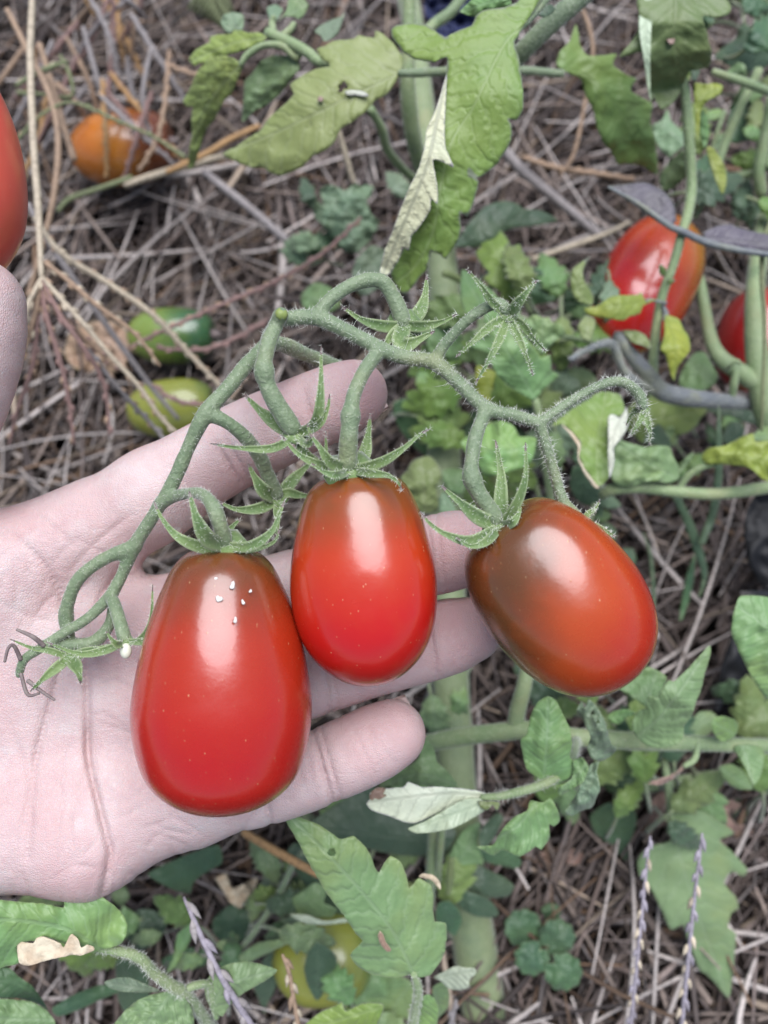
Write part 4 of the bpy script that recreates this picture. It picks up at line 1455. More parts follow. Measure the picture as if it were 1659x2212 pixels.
# right leaflet on the same rachis, and leaves further back
lf(pa, 'R2', "745,285 752,240 765,215 800,180 828,105 842,150 846,190 880,240 950,238 1008,233 990,280 1060,330 1092,340 1065,388 1110,420 1160,450 1152,520 1172,600 1182,752 1120,720 1050,706 1012,712 985,660 950,620 920,550 905,480 870,410 850,340 800,318", "750,292 880,330 1020,480 1178,745", [.288, .292, .30, .318], 'leaf_mid', fold=.3, wave=.005)
lf(pa, 'R2', "300,1065 370,960 440,890 520,868 580,882 602,902 680,910 752,952 660,975 560,985 500,1012 470,1042 400,1070 335,1066", "310,1060 520,960 748,952", [.335, .34, .345], 'leaf_dark', fold=.3, wave=.004)
lf(pa, 'D', "700,445 690,408 720,400 745,412 770,395 790,420 800,460 820,480 800,520 770,545 735,530 715,500 680,470 672,425", "770,540 745,440", [.375, .37], 'leaf_grey', fold=.4, wave=.006)
lf(pa, 'D', "760,600 770,560 800,530 830,540 840,580 820,620 780,640", "830,630 790,560", [.36, .36], 'leaf_grey', wave=.004)
lf(pa, 'D', "650,640 680,610 720,625 735,660 700,680 660,670", "735,665 660,640", [.37, .37], 'leaf', wave=.003)
stem(pa, [(960, 590, .32, 8), (985, 600, .325, 8), (1005, 615, .33, 7), (1010, 630, .335, 6)], 'leaf_lime', name="petiole")
lf(pa, 'D', "1080,590 1130,575 1190,590 1215,625 1200,650 1140,660 1090,640", "1085,620 1210,625", [.35, .35], 'leaf_dark', wave=.004)

# --- plant at the upper right with purple leaves and the grey branch
pb = plant("tomato_plant", (1420, 850, .34), "stressed tomato plant with purple and yellowing leaves round the orange tomato", group="tomato plants")
tr = lf(pb, 'R2', "1112,-20 1102,60 1100,130 1060,190 1014,246 1060,238 1112,226 1130,300 1142,400 1157,440 1166,420 1200,475 1262,430 1290,375 1322,310 1400,292 1412,270 1417,220 1405,185 1400,150 1385,110 1378,70 1440,77 1488,62 1502,32 1480,-5 1460,-40", "1262,-40 1255,80 1262,220 1290,375", [.262, .262, .268, .283], 'leaf_mid', fold=.08, wave=.002, vsp=40)
leaf(tr, Z('R2', "1112,-20 1102,60 1102,140 1118,240 1130,310 1142,400 1155,438 1150,330 1152,200 1158,90 1162,-20"), Z('R2', "1135,-15 1130,200 1152,430"), [.2625, .2635, .27], 'under', name="rolled_edge", fold=-.1)
leaf(tr, [(1440, 84), (1450, 74), (1458, 84), (1456, 94), (1446, 97)], [(1441, 85), (1456, 90)], [.2648, .2648], 'oak', 'oak', name="brown_spot", wave=0)
stem(pb, [(1474, 170, .282, 9), (1481, 210, .285, 10), (1488, 300, .29, 11), (1494, 400, .295, 11), (1486, 460, .293, 11), (1474, 500, .29, 10), (1455, 570, .292, 10), (1430, 640, .296, 10), (1416, 720, .30, 10), (1410, 800, .305, 11), (1412, 835, .308, 12)], 'stem_pale', n=50, hair=5000)
stem(pb, [(1314, 404, .29, 3), (1379, 440, .288, 5), (1444, 487, .287, 7), (1474, 500, .287, 8), (1529, 525, .286, 8), (1600, 541, .285, 7), (1680, 552, .285, 6), (1770, 560, .285, 4)], 'stem_grey', name="petiole", n=40)
lf(pb, 'R2', "968,808 1030,798 1130,788 1210,828 1250,880 1262,955 1212,978 1130,922 1060,872", "975,810 1100,880 1235,970", [.29, .288, .2865], 'leaf_purple', 'leaf_grey', fold=.2)
lf(pb, 'R2', "1380,1005 1440,975 1500,968 1530,982 1600,1000 1659,1012 1790,1040 1830,1080 1760,1105 1659,1092 1560,1078 1450,1060 1390,1036", "1385,1025 1560,1045 1820,1085", [.286, .285, .285], 'leaf_purple', 'leaf_grey', fold=.25)
lf(pb, 'R2', "1340,360 1380,362 1440,360 1465,372 1450,410 1400,435 1370,480 1362,560 1352,600 1345,520 1340,440", "1350,590 1360,440 1455,380", [.288, .284], 'leaf_yellow', fold=.2)
lf(pb, 'R2', "1392,640 1420,636 1465,700 1480,750 1478,800 1462,842 1440,800 1415,730", "1400,642 1462,840", [.287, .29], 'leaf_yellow', fold=.3)
lf(pb, 'R2', "1370,470 1395,500 1405,580 1385,640 1366,590 1362,520", "1372,475 1385,635", [.29, .295], 'leaf', fold=.3)
lf(pb, 'R2', "1162,540 1200,520 1225,470 1240,520 1290,570 1305,620 1260,660 1230,682 1190,640 1165,590", "1300,620 1200,540", [.335, .34], 'leaf_grey', fold=.3)
lf(pb, 'R2', "1190,760 1240,690 1310,640 1320,700 1300,770 1240,820 1200,815", "1315,650 1200,800", [.33, .345], 'leaf', fold=.3)
lf(pb, 'R2', "1325,252 1350,260 1365,310 1345,350 1325,330", "1345,345 1335,260", [.28, .278], 'leaf_grey')
lf(pb, 'T', "740,872 640,882 612,850 600,815 560,838 420,840 330,860 230,930 120,950 150,1000 260,1030 350,1040 440,1055 500,1020 590,992 612,930", "735,873 450,920 130,955", [.292, .285, .288], 'leaf_yellow', fold=.25)
lf(pb, 'T', "172,515 80,570 20,620 0,700 10,800 60,890 182,932 202,850 180,808 130,740 110,650 140,570", "180,925 60,780 165,530", [.288, .285, .285], 'leaf_lime', fold=.3)
lf(pb, 'T', "140,1010 210,1040 212,1100 170,1222 100,1200 60,1110 100,1040", "150,1015 150,1210", [.288, .286], 'leaf_lime')
lf(pb, 'T', "800,1010 912,1040 950,1120 1000,1200 1008,1300 950,1380 900,1450 872,1560 830,1450 800,1340 758,1290 790,1180", "800,1015 880,1250 872,1550", [.294, .286, .29], 'leaf_yellow', fold=.25)
lf(pb, 'T', "440,1140 560,1138 640,1180 682,1260 672,1292 590,1262 520,1240", "445,1145 675,1285", [.295, .29], 'leaf_lime')
lf(pb, 'T', "752,578 800,610 812,670 770,682 745,640", "800,680 760,590", [.29, .286], 'leaf_lime')
lf(pb, 'T', "820,700 888,712 852,748 812,745", "815,730 885,712", [.291, .288], 'leaf_lime')
lf(pb, 'T', "915,1600 950,1450 1040,1330 1130,1318 1200,1440 1242,1520 1200,1600 1080,1645", "1200,1590 1000,1400", [.33, .335], 'leaf', fold=.3)
stem(pb, [(1332, 722, .297, 12), (1345, 740, .297, 14), (1365, 769, .299, 15), (1406, 815, .303, 17), (1427, 844, .306, 20), (1476, 858, .31, 20), (1540, 865, .318, 18), (1631, 872, .33, 14), (1700, 880, .345, 10)], 'stem_grey', n=40, hair=9000, hlen=.0012, name="branch")
stem(pb, [(1231, 777, .288, 6), (1270, 754, .29, 7), (1316, 741, .294, 10), (1332, 760, .296, 9), (1345, 795, .298, 8), (1372, 822, .30, 8), (1415, 845, .305, 9)], 'stem_grey', n=36, hair=14000, hlen=.0014, name="branch")
stem(pb, [(1440, 655, .294, 3), (1405, 648, .292, 4), (1395, 650, .29, 3)], 'stem_grey', name="petiole")
stem(pb, [(1432, 660, .295, 5), (1438, 680, .296, 7), (1436, 692, .294, 4)], 'stem_grey', name="petiole")
# leaves right of it, further back
lf(pb, 'R2', "1430,240 1500,180 1560,150 1640,130 1760,160 1700,260 1600,310 1500,290", "1740,170 1450,250", [.36, .35], 'leaf_dark', fold=.3)
lf(pb, 'R2', "1480,560 1500,470 1560,420 1620,440 1640,520 1580,600 1510,620", "1500,600 1600,440", [.36, .36], 'leaf_dark', fold=.3)
lf(pb, 'R2', "1530,270 1560,285 1565,340 1510,330 1480,310", "1500,320 1560,290", [.335, .33], 'leaf', fold=.3)
lf(pb, 'R2', "1550,560 1590,540 1630,570 1620,610 1570,600", "1560,590 1625,570", [.34, .34], 'leaf', fold=.3)
lf(pb, 'R2', "1430,590 1480,570 1500,610 1460,660 1425,640", "1430,640 1490,580", [.345, .345], 'leaf', fold=.3)
lf(pb, 'R2', "1400,480 1450,470 1470,500 1430,520 1395,515", "1400,510 1465,490", [.345, .345], 'leaf', fold=.3)
lf(pb, 'R2', "1340,745 1400,730 1420,770 1380,800 1340,785", "1345,770 1415,765", [.33, .335], 'leaf', fold=.3)
lf(pb, 'R2', "1350,830 1410,780 1470,790 1440,860 1380,890 1345,880", "1350,880 1460,800", [.33, .34], 'leaf_grey', fold=.3)
lf(pb, 'R2', "1500,860 1560,840 1590,900 1560,960 1510,930", "1505,920 1580,860", [.36, .36], 'leaf_dark', fold=.3)
stem(pb, [(1640, 150, .32, 10), (1600, 230, .325, 10), (1570, 300, .33, 10), (1540, 380, .335, 9), (1500, 470, .34, 8)], 'stem_pale', n=26)
stem(pb, [(1540, 155, .31, 7), (1600, 175, .312, 9), (1640, 190, .315, 9), (1760, 235, .32, 9)], 'stem_pale', n=20, hair=6000)
stem(pb, [(1668, 210, .325, 12), (1652, 300, .33, 12), (1640, 370, .335, 13), (1645, 420, .34, 12)], 'stem_pale', n=22)
stem(pb, [(1500, 388, .345, 7), (1560, 385, .345, 8), (1640, 372, .34, 9)], 'stem_pale', n=14)
stem(pb, [(1565, 240, .34, 5), (1545, 300, .342, 5), (1530, 360, .345, 4)], 'stem_pale')

# --- plant at the right edge: pale branch carrying the two red tomatoes
pr = plant("tomato_plant", (1650, 980, .33), "pale thick tomato stem at the right edge with a forked branch", group="tomato plants")
stem(pr, [(1650, 470, .345, 16), (1638, 560, .335, 19), (1630, 653, .325, 21), (1634, 756, .32, 24), (1648, 860, .322, 26), (1672, 960, .33, 24), (1700, 1050, .345, 22)], 'stem_pale', n=40, sides=14)
stem(pr, [(1500, 560, .335, 8), (1512, 610, .33, 11), (1520, 653, .327, 12), (1535, 730, .323, 14), (1556, 772, .32, 17), (1600, 805, .32, 20), (1640, 830, .321, 22)], 'stem_pale', n=36, name="branch", sides=14)
stem(pr, [(1570, 800, .31, 5), (1578, 790, .306, 5), (1590, 780, .304, 5), (1600, 786, .304, 4)], 'stem_pale', name="tendril")
stem(pr, [(1580, 860, .322, 8), (1585, 830, .318, 9), (1590, 800, .316, 6)], 'stem_pale', name="tendril")

# --- plant behind the truss, right of the main stem
pm = plant("tomato_plant", (1190, 1120, .34), "low leafy tomato shoot between the truss and the grey branch", group="tomato plants")
m1 = lf(pm, 'M', "290,0 380,50 480,130 540,190 640,260 700,430 800,560 842,612 900,588 912,690 962,732 900,790 850,830 790,902 720,870 620,810 540,730 490,650 460,570 340,540 330,520 440,420 430,300 330,320 280,210", "792,892 700,720 520,420 300,20", [.285, .275, .272, .29], 'leaf', fold=.3, wave=.005, vsp=34)
lf(pm, 'M', "690,380 750,330 800,308 860,332 892,325 920,372 972,370 1012,440 960,470 890,540 842,592 790,530 720,450", "840,585 850,380", [.29, .285], 'leaf', 'under', fold=.3, wave=.003)
lf(pm, 'M', "280,1200 330,1150 450,1080 560,1040 650,1080 690,1150 802,1160 790,1270 750,1350 640,1390 520,1422 440,1420 400,1350 330,1290", "800,1200 560,1260 300,1200", [.285, .28, .29], 'leaf', fold=.25, wave=.004)
m4 = lf(pm, 'M', "890,1090 980,1070 1060,1130 1110,1200 1100,1300 1170,1420 1240,1502 1310,1430 1332,1310 1302,1240 1312,1120 1300,1030 1390,1010 1420,960 1380,860 1250,838 1150,900 1050,960", "1240,1495 1220,1250 1280,900", [.272, .274, .285], 'leaf_lime', fold=-.2, wave=.003)
leaf(m4, Z('M', "1305,1012 1340,1000 1380,1022 1400,1000 1430,950 1440,1080 1390,1170 1340,1230 1345,1330 1312,1442 1302,1330 1300,1200"), Z('M', "1420,970 1340,1150 1315,1430"), [.274, .268, .268], 'under_pale', name="rolled_edge", fold=.2)
leaf(m4, Z('M', "980,1070 1060,1130 1110,1205 1102,1300 1170,1420 1240,1505 1215,1510 1150,1430 1095,1320 1090,1220 1040,1140"), Z('M', "990,1075 1095,1250 1230,1505"), [.2675, .2665, .2705], 'dry', 'dry', name="dry_edge", fold=.1, wave=.0006)
lf(pm, 'Q', "300,600 420,620 540,652 650,640 760,650 800,740 850,830 852,930 780,980 640,970 520,980 400,1012 280,1000 230,900 260,750", "842,940 560,790 300,620", [.295, .29, .292], 'leaf', fold=.25, wave=.004)
lf(pm, 'Q', "1058,770 1070,700 1130,660 1270,640 1400,570 1525,528 1542,602 1659,598 1800,640 1860,800 1800,960 1659,962 1600,940 1500,850 1380,820 1200,812 1110,812", "1075,770 1380,740 1840,820", [.29, .282, .28], 'leaf_yellow', fold=.2, wave=.004)
stem(pm, [(1468, 1052, .298, 7), (1490, 1025, .295, 7), (1520, 1008, .292, 7), (1550, 1003, .29, 5)], 'stem_pale', name="petiole")
lf(pm, 'Q', "845,900 870,800 920,740 985,700 960,780 900,850", "850,890 980,705", [.297, .292], 'leaf')
lf(pm, 'Q', "540,960 600,900 680,870 740,890 700,940 620,965", "730,900 550,955", [.29, .29], 'leaf')
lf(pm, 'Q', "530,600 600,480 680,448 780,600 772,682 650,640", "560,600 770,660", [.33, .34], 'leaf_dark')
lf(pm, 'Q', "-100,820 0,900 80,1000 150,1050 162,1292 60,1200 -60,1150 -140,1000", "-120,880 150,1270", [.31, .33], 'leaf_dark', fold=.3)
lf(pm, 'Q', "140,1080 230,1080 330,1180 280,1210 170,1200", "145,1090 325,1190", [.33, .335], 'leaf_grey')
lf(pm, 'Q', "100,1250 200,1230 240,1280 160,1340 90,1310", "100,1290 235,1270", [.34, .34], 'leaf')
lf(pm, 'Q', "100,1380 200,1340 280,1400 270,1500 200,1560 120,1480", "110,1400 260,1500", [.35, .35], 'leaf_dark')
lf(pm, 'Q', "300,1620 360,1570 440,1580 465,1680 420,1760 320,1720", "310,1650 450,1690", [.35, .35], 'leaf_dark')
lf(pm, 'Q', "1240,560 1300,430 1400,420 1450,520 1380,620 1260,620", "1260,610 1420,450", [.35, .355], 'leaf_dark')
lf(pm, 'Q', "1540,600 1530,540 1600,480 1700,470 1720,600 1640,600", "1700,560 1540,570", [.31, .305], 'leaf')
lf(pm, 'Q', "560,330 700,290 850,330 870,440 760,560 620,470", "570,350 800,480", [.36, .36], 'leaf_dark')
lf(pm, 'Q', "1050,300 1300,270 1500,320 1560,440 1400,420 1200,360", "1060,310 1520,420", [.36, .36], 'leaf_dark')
lf(pm, 'Q', "-240,380 -60,260 80,200 260,250 330,350 300,480 150,560 0,520 -150,500", "300,440 -200,400", [.325, .335], 'leaf_lime', fold=.3)
lf(pm, 'Q', "-440,90 -300,20 -120,-60 40,-40 120,80 0,180 -200,220", "90,60 -420,90", [.335, .345], 'leaf', fold=.3)
stem(pm, [(1155, 862, .286, 8), (1166, 905, .29, 10), (1178, 990, .297, 10), (1190, 1080, .31, 9), (1195, 1150, .325, 8)], 'stem_pale', name="petiole", n=24)
stem(pm, [(1190, 905, .31, 5), (1225, 865, .31, 5), (1280, 850, .315, 5)], 'stem_pale', name="petiole")
stem(pm, [(1175, 720, .30, 4), (1225, 728, .305, 5), (1280, 738, .31, 5)], 'stem_pale', name="petiole")
stem(pm, [(1300, 1072, .305, 10), (1321, 1058, .30, 13), (1383, 1053, .298, 13), (1466, 1063, .297, 13), (1550, 1067, .297, 13), (1659, 1053, .30, 14), (1770, 1030, .305, 14)], 'stem_pale', n=40, hair=5000, sides=12)
lf(pm, 'Y', "280,150 350,60 420,-50 600,-100 700,0 742,130 690,220 702,400 700,505 540,542 460,480 380,330", "560,540 540,240 500,-60", [.30, .295, .30], 'leaf_lime', fold=.3, wave=.004)
lf(pm, 'Y', "740,60 880,40 1000,60 1020,200 960,330 840,300 760,200", "980,260 780,100", [.32, .325], 'leaf', fold=.3)
lf(pm, 'Y', "700,380 760,300 860,420 900,520 800,560 720,560", "860,540 740,360", [.30, .305], 'leaf_grey', fold=.3)
lf(pm, 'D', "850,870 900,860 925,920 930,990 890,960 860,920", "855,870 925,985", [.34, .35], 'leaf_dark', fold=.3)
lf(pm, 'D', "1000,900 1060,880 1130,930 1150,975 1080,965 1010,950", "1005,920 1145,965", [.335, .34], 'leaf_dark', fold=.3)
lf(pm, 'D', "1030,790 1080,810 1090,860 1060,890 1030,850", "1080,880 1040,800", [.32, .32], 'leaf_yellow', fold=.3)

# --- low plant under the hand, right: horizontal stem with focused leaflets
pc = plant("tomato_plant", (1300, 1640, .33), "low tomato vine with oval leaflets and a pale folded leaf beneath the russet tomato", group="tomato plants")
stem(pc, [(870, 1625, .285, 18), (923, 1606, .28, 19), (1005, 1590, .272, 20), (1098, 1580, .266, 20), (1135, 1577, .264, 20), (1240, 1592, .262, 20), (1340, 1599, .264, 20), (1450, 1604, .27, 18), (1560, 1608, .275, 16), (1659, 1612, .28, 16), (1780, 1620, .29, 16)], 'stem_pale', n=60, hair=9000, hlen=.0011, sides=14)
stem(pc, [(1112, 1575, .266, 18), (1118, 1535, .264, 18), (1130, 1490, .262, 17), (1140, 1440, .262, 16), (1150, 1380, .264, 14)], 'stem_pale', n=24, hair=5000, name="branch", sides=12)
lf(pc, 'P', "1120,600 1060,550 1032,450 1022,380 1060,340 1080,240 1120,160 1180,124 1230,150 1270,230 1310,310 1322,400 1310,480 1332,500 1352,560 1320,612 1230,640 1150,628", "1155,622 1172,450 1185,135", [.225, .219, .222], 'leaf', fold=.22, wave=.0025)
lf(pc, 'P', "1348,212 1365,170 1380,150 1395,190 1420,140 1470,190 1510,260 1532,330 1552,400 1588,430 1540,480 1480,502 1430,480 1410,420 1430,360 1400,300 1380,250", "1450,490 1470,360 1400,170", [.227, .222, .225], 'leaf_grey', fold=.3, wave=.006, holes=((1280, 1540, 5), (1293, 1560, 4)))
lf(pc, 'P', "1482,500 1468,560 1488,660 1470,702 1440,770 1380,790 1320,822 1280,800 1330,720 1370,640 1392,570 1430,520", "1440,515 1430,640 1300,805", [.226, .222, .226], 'leaf_grey', fold=.35, wave=.006)
lf(pc, 'P', "1330,500 1380,480 1420,540 1390,620 1330,660 1250,700 1240,660 1320,600", "1400,530 1250,690", [.222, .225], 'leaf', fold=.35, wave=.004)
c4 = lf(pc, 'P', "900,722 830,690 720,665 540,650 450,652 370,622 340,652 240,660 190,655 145,690 146,722 124,750 160,790 250,820 340,855 412,862 560,795 680,745 780,735", "890,715 600,690 135,740", [.224, .219, .217], 'under_pale', 'leaf', fold=.3, wave=.002)
leaf(c4, Z('P', "368,895 470,850 600,772 700,722 800,722 822,780 750,830 640,890 520,915 420,922"), Z('P', "815,745 600,820 375,897"), [.2225, .2175, .2185], 'under', 'leaf', name="folded_half", fold=.15, wave=.0015, label="pale green folded half of the leaf")
leaf(c4, Z('P', "143,690 190,653 240,662 225,690 245,700 205,725 150,728"), Z('P', "145,710 235,690"), [.2165, .2165], 'oak', 'oak', name="dry_tip", wave=.0012)
leaf(c4, Z('P', "775,735 830,735 905,742 885,795 860,760 830,790 790,775"), Z('P', "780,745 890,765"), [.220, .220], 'leaf_lime', name="curled_lobe", wave=.001)
stem(pc, [(1040, 1722, .2225, 7), (1080, 1720, .222, 9), (1130, 1708, .222, 10), (1165, 1697, .223, 10), (1200, 1680, .226, 10), (1235, 1640, .24, 10), (1245, 1600, .258, 10)], 'stem_pale', name="petiole", n=30, hair=12000, hlen=.0016)
lf(pc, 'P', "1080,730 1150,742 1200,718 1240,790 1252,850 1215,882 1190,868 1192,950 1142,1017 1112,1000 1020,1057 920,1020 862,1052 768,1000 860,990 900,920 980,830 1060,790", "1115,738 1000,880 785,1010", [.223, .219, .226], 'leaf', fold=.3, wave=.003)
lf(pc, 'P', "200,640 330,560 430,480 440,390 480,380 520,430 540,510 600,560 660,650 560,660 420,640 300,650", "650,640 440,580 230,640", [.255, .25, .262], 'leaf', fold=.3, wave=.003)
lf(pc, 'S', "1168,128 1100,200 980,330 870,430 830,418 790,470 732,572 690,548 652,560 640,642 560,690 520,800 560,900 650,972 780,992 900,962 950,905 962,800 1022,720 1060,600 1100,500 1130,370 1182,190", "560,900 800,680 1168,140", [.245, .236, .24], 'leaf', fold=.25, wave=.003, vsp=28)
lf(pc, 'S', "415,490 560,400 640,308 720,330 800,380 812,430 720,570 680,560 642,642 560,590 480,530", "640,630 700,420", [.255, .26], 'leaf', fold=.3)
lf(pc, 'S', "310,730 370,680 470,660 560,700 480,730 420,790 350,780", "320,740 550,695", [.255, .25], 'leaf', fold=.3)
lf(pc, 'D', "1596,1290 1583,1330 1580,1365 1592,1400 1612,1440 1640,1490 1659,1510 1720,1545 1775,1420 1740,1310 1670,1292 1625,1286", "1770,1430 1680,1370 1592,1310", [.245, .238, .24], 'leaf', fold=.3, wave=.004)
lf(pc, 'S', "1190,830 1200,740 1280,718 1380,750 1412,800 1390,882 1320,932 1240,920", "1390,880 1220,780", [.268, .262], 'leaf', fold=.3)
lf(pc, 'S', "1370,980 1450,1120 1532,1302 1600,1220 1632,1050 1600,980 1500,958", "1450,975 1535,1290", [.272, .266], 'leaf', fold=.35)
lf(pc, 'S', "1250,1150 1350,1120 1450,1180 1530,1330 1400,1330 1300,1260", "1260,1160 1510,1320", [.30, .305], 'leaf', fold=.3)
stem(pc, [(1508, 1606, .27, 6), (1500, 1640, .268, 7), (1478, 1655, .267, 6)], 'stem_pale', name="petiole")
lf(pc, 'S', "960,1110 900,1180 800,1230 700,1260 650,1290 760,1300 850,1260 940,1190", "960,1120 660,1285", [.268, .268], 'oak', 'dry', fold=.4, wave=.004)
# darker leaves at ground level below it
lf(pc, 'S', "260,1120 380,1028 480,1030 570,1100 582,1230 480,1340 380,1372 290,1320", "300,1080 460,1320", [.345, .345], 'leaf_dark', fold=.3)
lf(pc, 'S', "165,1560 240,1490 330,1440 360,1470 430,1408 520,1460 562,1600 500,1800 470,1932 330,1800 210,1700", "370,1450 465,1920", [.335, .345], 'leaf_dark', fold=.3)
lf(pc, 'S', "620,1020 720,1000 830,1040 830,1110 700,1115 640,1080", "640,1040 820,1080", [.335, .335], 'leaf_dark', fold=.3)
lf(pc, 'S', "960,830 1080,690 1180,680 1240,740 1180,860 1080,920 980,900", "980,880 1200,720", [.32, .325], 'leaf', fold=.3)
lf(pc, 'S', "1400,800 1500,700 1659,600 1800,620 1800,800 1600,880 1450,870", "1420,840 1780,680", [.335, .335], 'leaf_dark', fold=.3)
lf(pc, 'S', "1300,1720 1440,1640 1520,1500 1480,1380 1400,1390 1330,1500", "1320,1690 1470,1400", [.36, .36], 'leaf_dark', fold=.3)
lf(pc, 'R8', "1225,275 1300,228 1400,260 1512,340 1450,372 1500,420 1572,500 1550,532 1500,510 1470,560 1520,620 1532,668 1500,690 1488,750 1522,780 1512,900 1490,1055 1420,980 1360,930 1320,830 1290,740 1240,762 1190,660 1150,580 1100,520 1098,450 1150,400 1240,372", "1242,250 1290,480 1480,1040", [.315, .318, .325], 'leaf', fold=.25, wave=.004, vsp=46)
stem(pc, [(1435, 1640, .32, 8), (1444, 1698, .318, 9), (1450, 1755, .316, 9), (1455, 1790, .3155, 7)], 'stem_pale', name="petiole")
stem(pc, [(1330, 1722, .345, 10), (1400, 1700, .342, 12), (1480, 1685, .34, 12), (1570, 1672, .34, 12), (1680, 1665, .34, 12)], 'stem_pale', n=24)

# --- shoot at the bottom centre
pd = plant("tomato_plant", (900, 2230, .3), "tomato shoot with a big pointed notched leaf at the bottom centre", group="tomato plants")
dl = leaf(pd, "589,1726 620,1746 650,1766 695,1785 730,1810 746,1811 762,1805 772,1812 790,1830 802,1850 812,1876 820,1884 829,1866 844,1849 866,1862 877,1890 884,1918 893,1908 904,1897 929,1910 937,1938 936,1965 940,1990 963,1993 965,2028 957,2068 929,2107 904,2111 889,2105 854,2112 803,2106 768,2083 756,2064 770,2046 783,2032 768,2015 738,1972 708,1933 687,1899 665,1860 640,1812 610,1762",
          "893,2102 840,2000 740,1880 592,1728", [.213, .207, .203, .206], 'leaf', fold=.25, wave=.003, vsp=42, holes=((716, 1841, 8),), label="pointed notched leaf with a small hole")
leaf(dl, "820,2010 828,2018 834,2035 846,2052 836,2056 822,2040 816,2024", "822,2015 840,2052", [.2062, .2066], 'oak', 'oak', name="brown_spot", wave=0)
stem(pd, [(893, 2100, .2132, 8), (903, 2135, .216, 10), (898, 2180, .222, 11), (885, 2250, .23, 12)], 'stem_pale', name="petiole", n=20, hair=12000)
leaf(pd, "876,2250 885,2200 902,2160 928,2148 947,2175 940,2240 920,2270", "910,2155 900,2260", [.224, .232], 'leaf', fold=.35)
lf(pd, 'X', "690,870 780,790 850,760 890,738 910,782 1000,742 1090,745 1102,770 1080,830 1000,930 750,930", "1090,765 720,880", [.232, .235], 'leaf_lime', fold=.3)
lf(pd, 'W', "350,1320 470,1250 540,1228 580,1242 670,1248 684,1290 630,1340 622,1402 540,1422 460,1410 400,1350", "355,1325 670,1270", [.25, .245], 'under', 'leaf', fold=.25)
lf(pd, 'W', "340,1400 430,1360 472,1450 460,1560 380,1640 340,1560", "350,1400 400,1620", [.26, .27], 'leaf', fold=.35)
lf(pd, 'W', "480,560 560,470 700,440 820,490 920,540 982,600 950,670 880,692 760,690 650,640 540,600", "490,570 720,570 975,610", [.315, .312, .318], 'leaf_dark', 'under', fold=.3)
lf(pd, 'W', "500,640 600,640 740,680 820,740 862,820 800,852 680,840 580,790 520,720", "505,645 700,760 855,825", [.31, .308, .315], 'leaf_dark', fold=.3)
lf(pd, 'W', "360,870 380,740 470,718 540,780 572,870 520,992 460,960", "400,740 520,980", [.305, .31], 'leaf_dark', fold=.3)
lf(pd, 'W', "480,330 560,180 640,120 720,100 690,250 742,420 640,440 520,470 440,440", "500,450 620,300 700,120", [.31, .308, .315], 'leaf', fold=.3)
lf(pd, 'W', "700,200 760,100 850,20 900,60 860,160 780,280 720,290", "710,280 880,50", [.30, .31], 'leaf_dark', fold=.3)
lf(pd, 'W', "680,290 780,300 820,270 920,260 1040,400 1000,460 880,440 740,400", "690,300 1020,440", [.31, .318], 'leaf_dark', fold=.3)
stem(pd, [(938, 1780, .29, 12), (935, 1830, .295, 12), (931, 1890, .30, 12), (925, 1960, .31, 12)], 'stem_pale', n=16, hair=5000)
stem(pd, [(957, 1780, .285, 7), (950, 1840, .29, 8), (946, 1900, .30, 7)], 'stem_pale', name="petiole")
stem(pd, [(975, 1855, .29, 6), (972, 1890, .292, 8), (968, 1930, .295, 5)], 'leaf_lime', name="petiole")
leaf(pd, "905,1895 912,1887 935,1890 950,1905 952,1922 944,1915 930,1900", "908,1893 950,1918", [.222, .222], 'dry', 'dry', name="dry_curl", wave=.001)
lf(pd, 'D', "650,1800 720,1740 800,1700 870,1720 930,1760 985,1795 965,1835 900,1850 820,1840 740,1820", "960,1820 680,1790", [.31, .30], 'leaf_dark', fold=.3)
lf(pd, 'D', "620,1850 640,1820 700,1850 760,1930 800,2000 740,1990 680,1940", "630,1850 790,1985", [.31, .315], 'leaf_dark', fold=.3)
# leaflets round the yellow tomato
stem(pd, [(655, 1840, .30, 6), (631, 1873, .30, 7), (597, 1942, .302, 7), (545, 2019, .305, 7), (506, 2070, .31, 6), (480, 2130, .32, 6)], 'stem', n=30, hair=6000)
lf(pd, 'X', "590,270 660,200 760,138 812,180 800,240 862,270 840,312 740,312 650,300", "600,280 840,200", [.30, .295], 'leaf', fold=.3)
lf(pd, 'X', "520,392 570,330 650,308 692,340 640,390 560,422", "530,400 680,330", [.302, .295], 'leaf_grey', fold=.3)
lf(pd, 'X', "375,505 470,440 600,420 752,374 700,412 590,460 480,512 395,552", "385,520 560,465 745,378", [.30, .29, .285], 'leaf', 'under', fold=.5)
lf(pd, 'X', "628,298 720,302 800,330 900,318 930,335 800,352 700,342", "920,332 640,305", [.285, .285], 'under', 'leaf', fold=.3)
lf(pd, 'X', "765,438 840,480 866,530 842,610 770,732 720,660 700,570 720,490", "770,445 768,720", [.283, .286], 'leaf_dark', fold=.35)
lf(pd, 'X', "560,560 600,520 640,420 590,430 500,520 440,640 470,720 500,800 520,740 560,660", "600,470 500,780", [.31, .32], 'leaf_dark', fold=.3)
lf(pd, 'X', "1060,620 1150,600 1240,640 1260,760 1200,860 1100,870 1050,760", "1240,640 1100,840", [.31, .315], 'leaf', fold=.3)
lf(pd, 'X', "260,440 370,405 350,450 370,500 320,500 280,480", "290,490 370,410", [.31, .31], 'leaf', fold=.3)
lf(pd, 'X', "500,110 560,70 600,110 560,200 480,240 470,180", "590,90 480,230", [.325, .325], 'leaf_grey', fold=.3)
lf(pd, 'X', "590,80 640,-20 700,-10 720,60 680,80", "600,80 700,0", [.32, .32], 'leaf', fold=.3)
lf(pd, 'X', "620,150 680,90 730,120 700,170 640,190", "630,180 720,110", [.325, .325], 'leaf_dark', fold=.3)

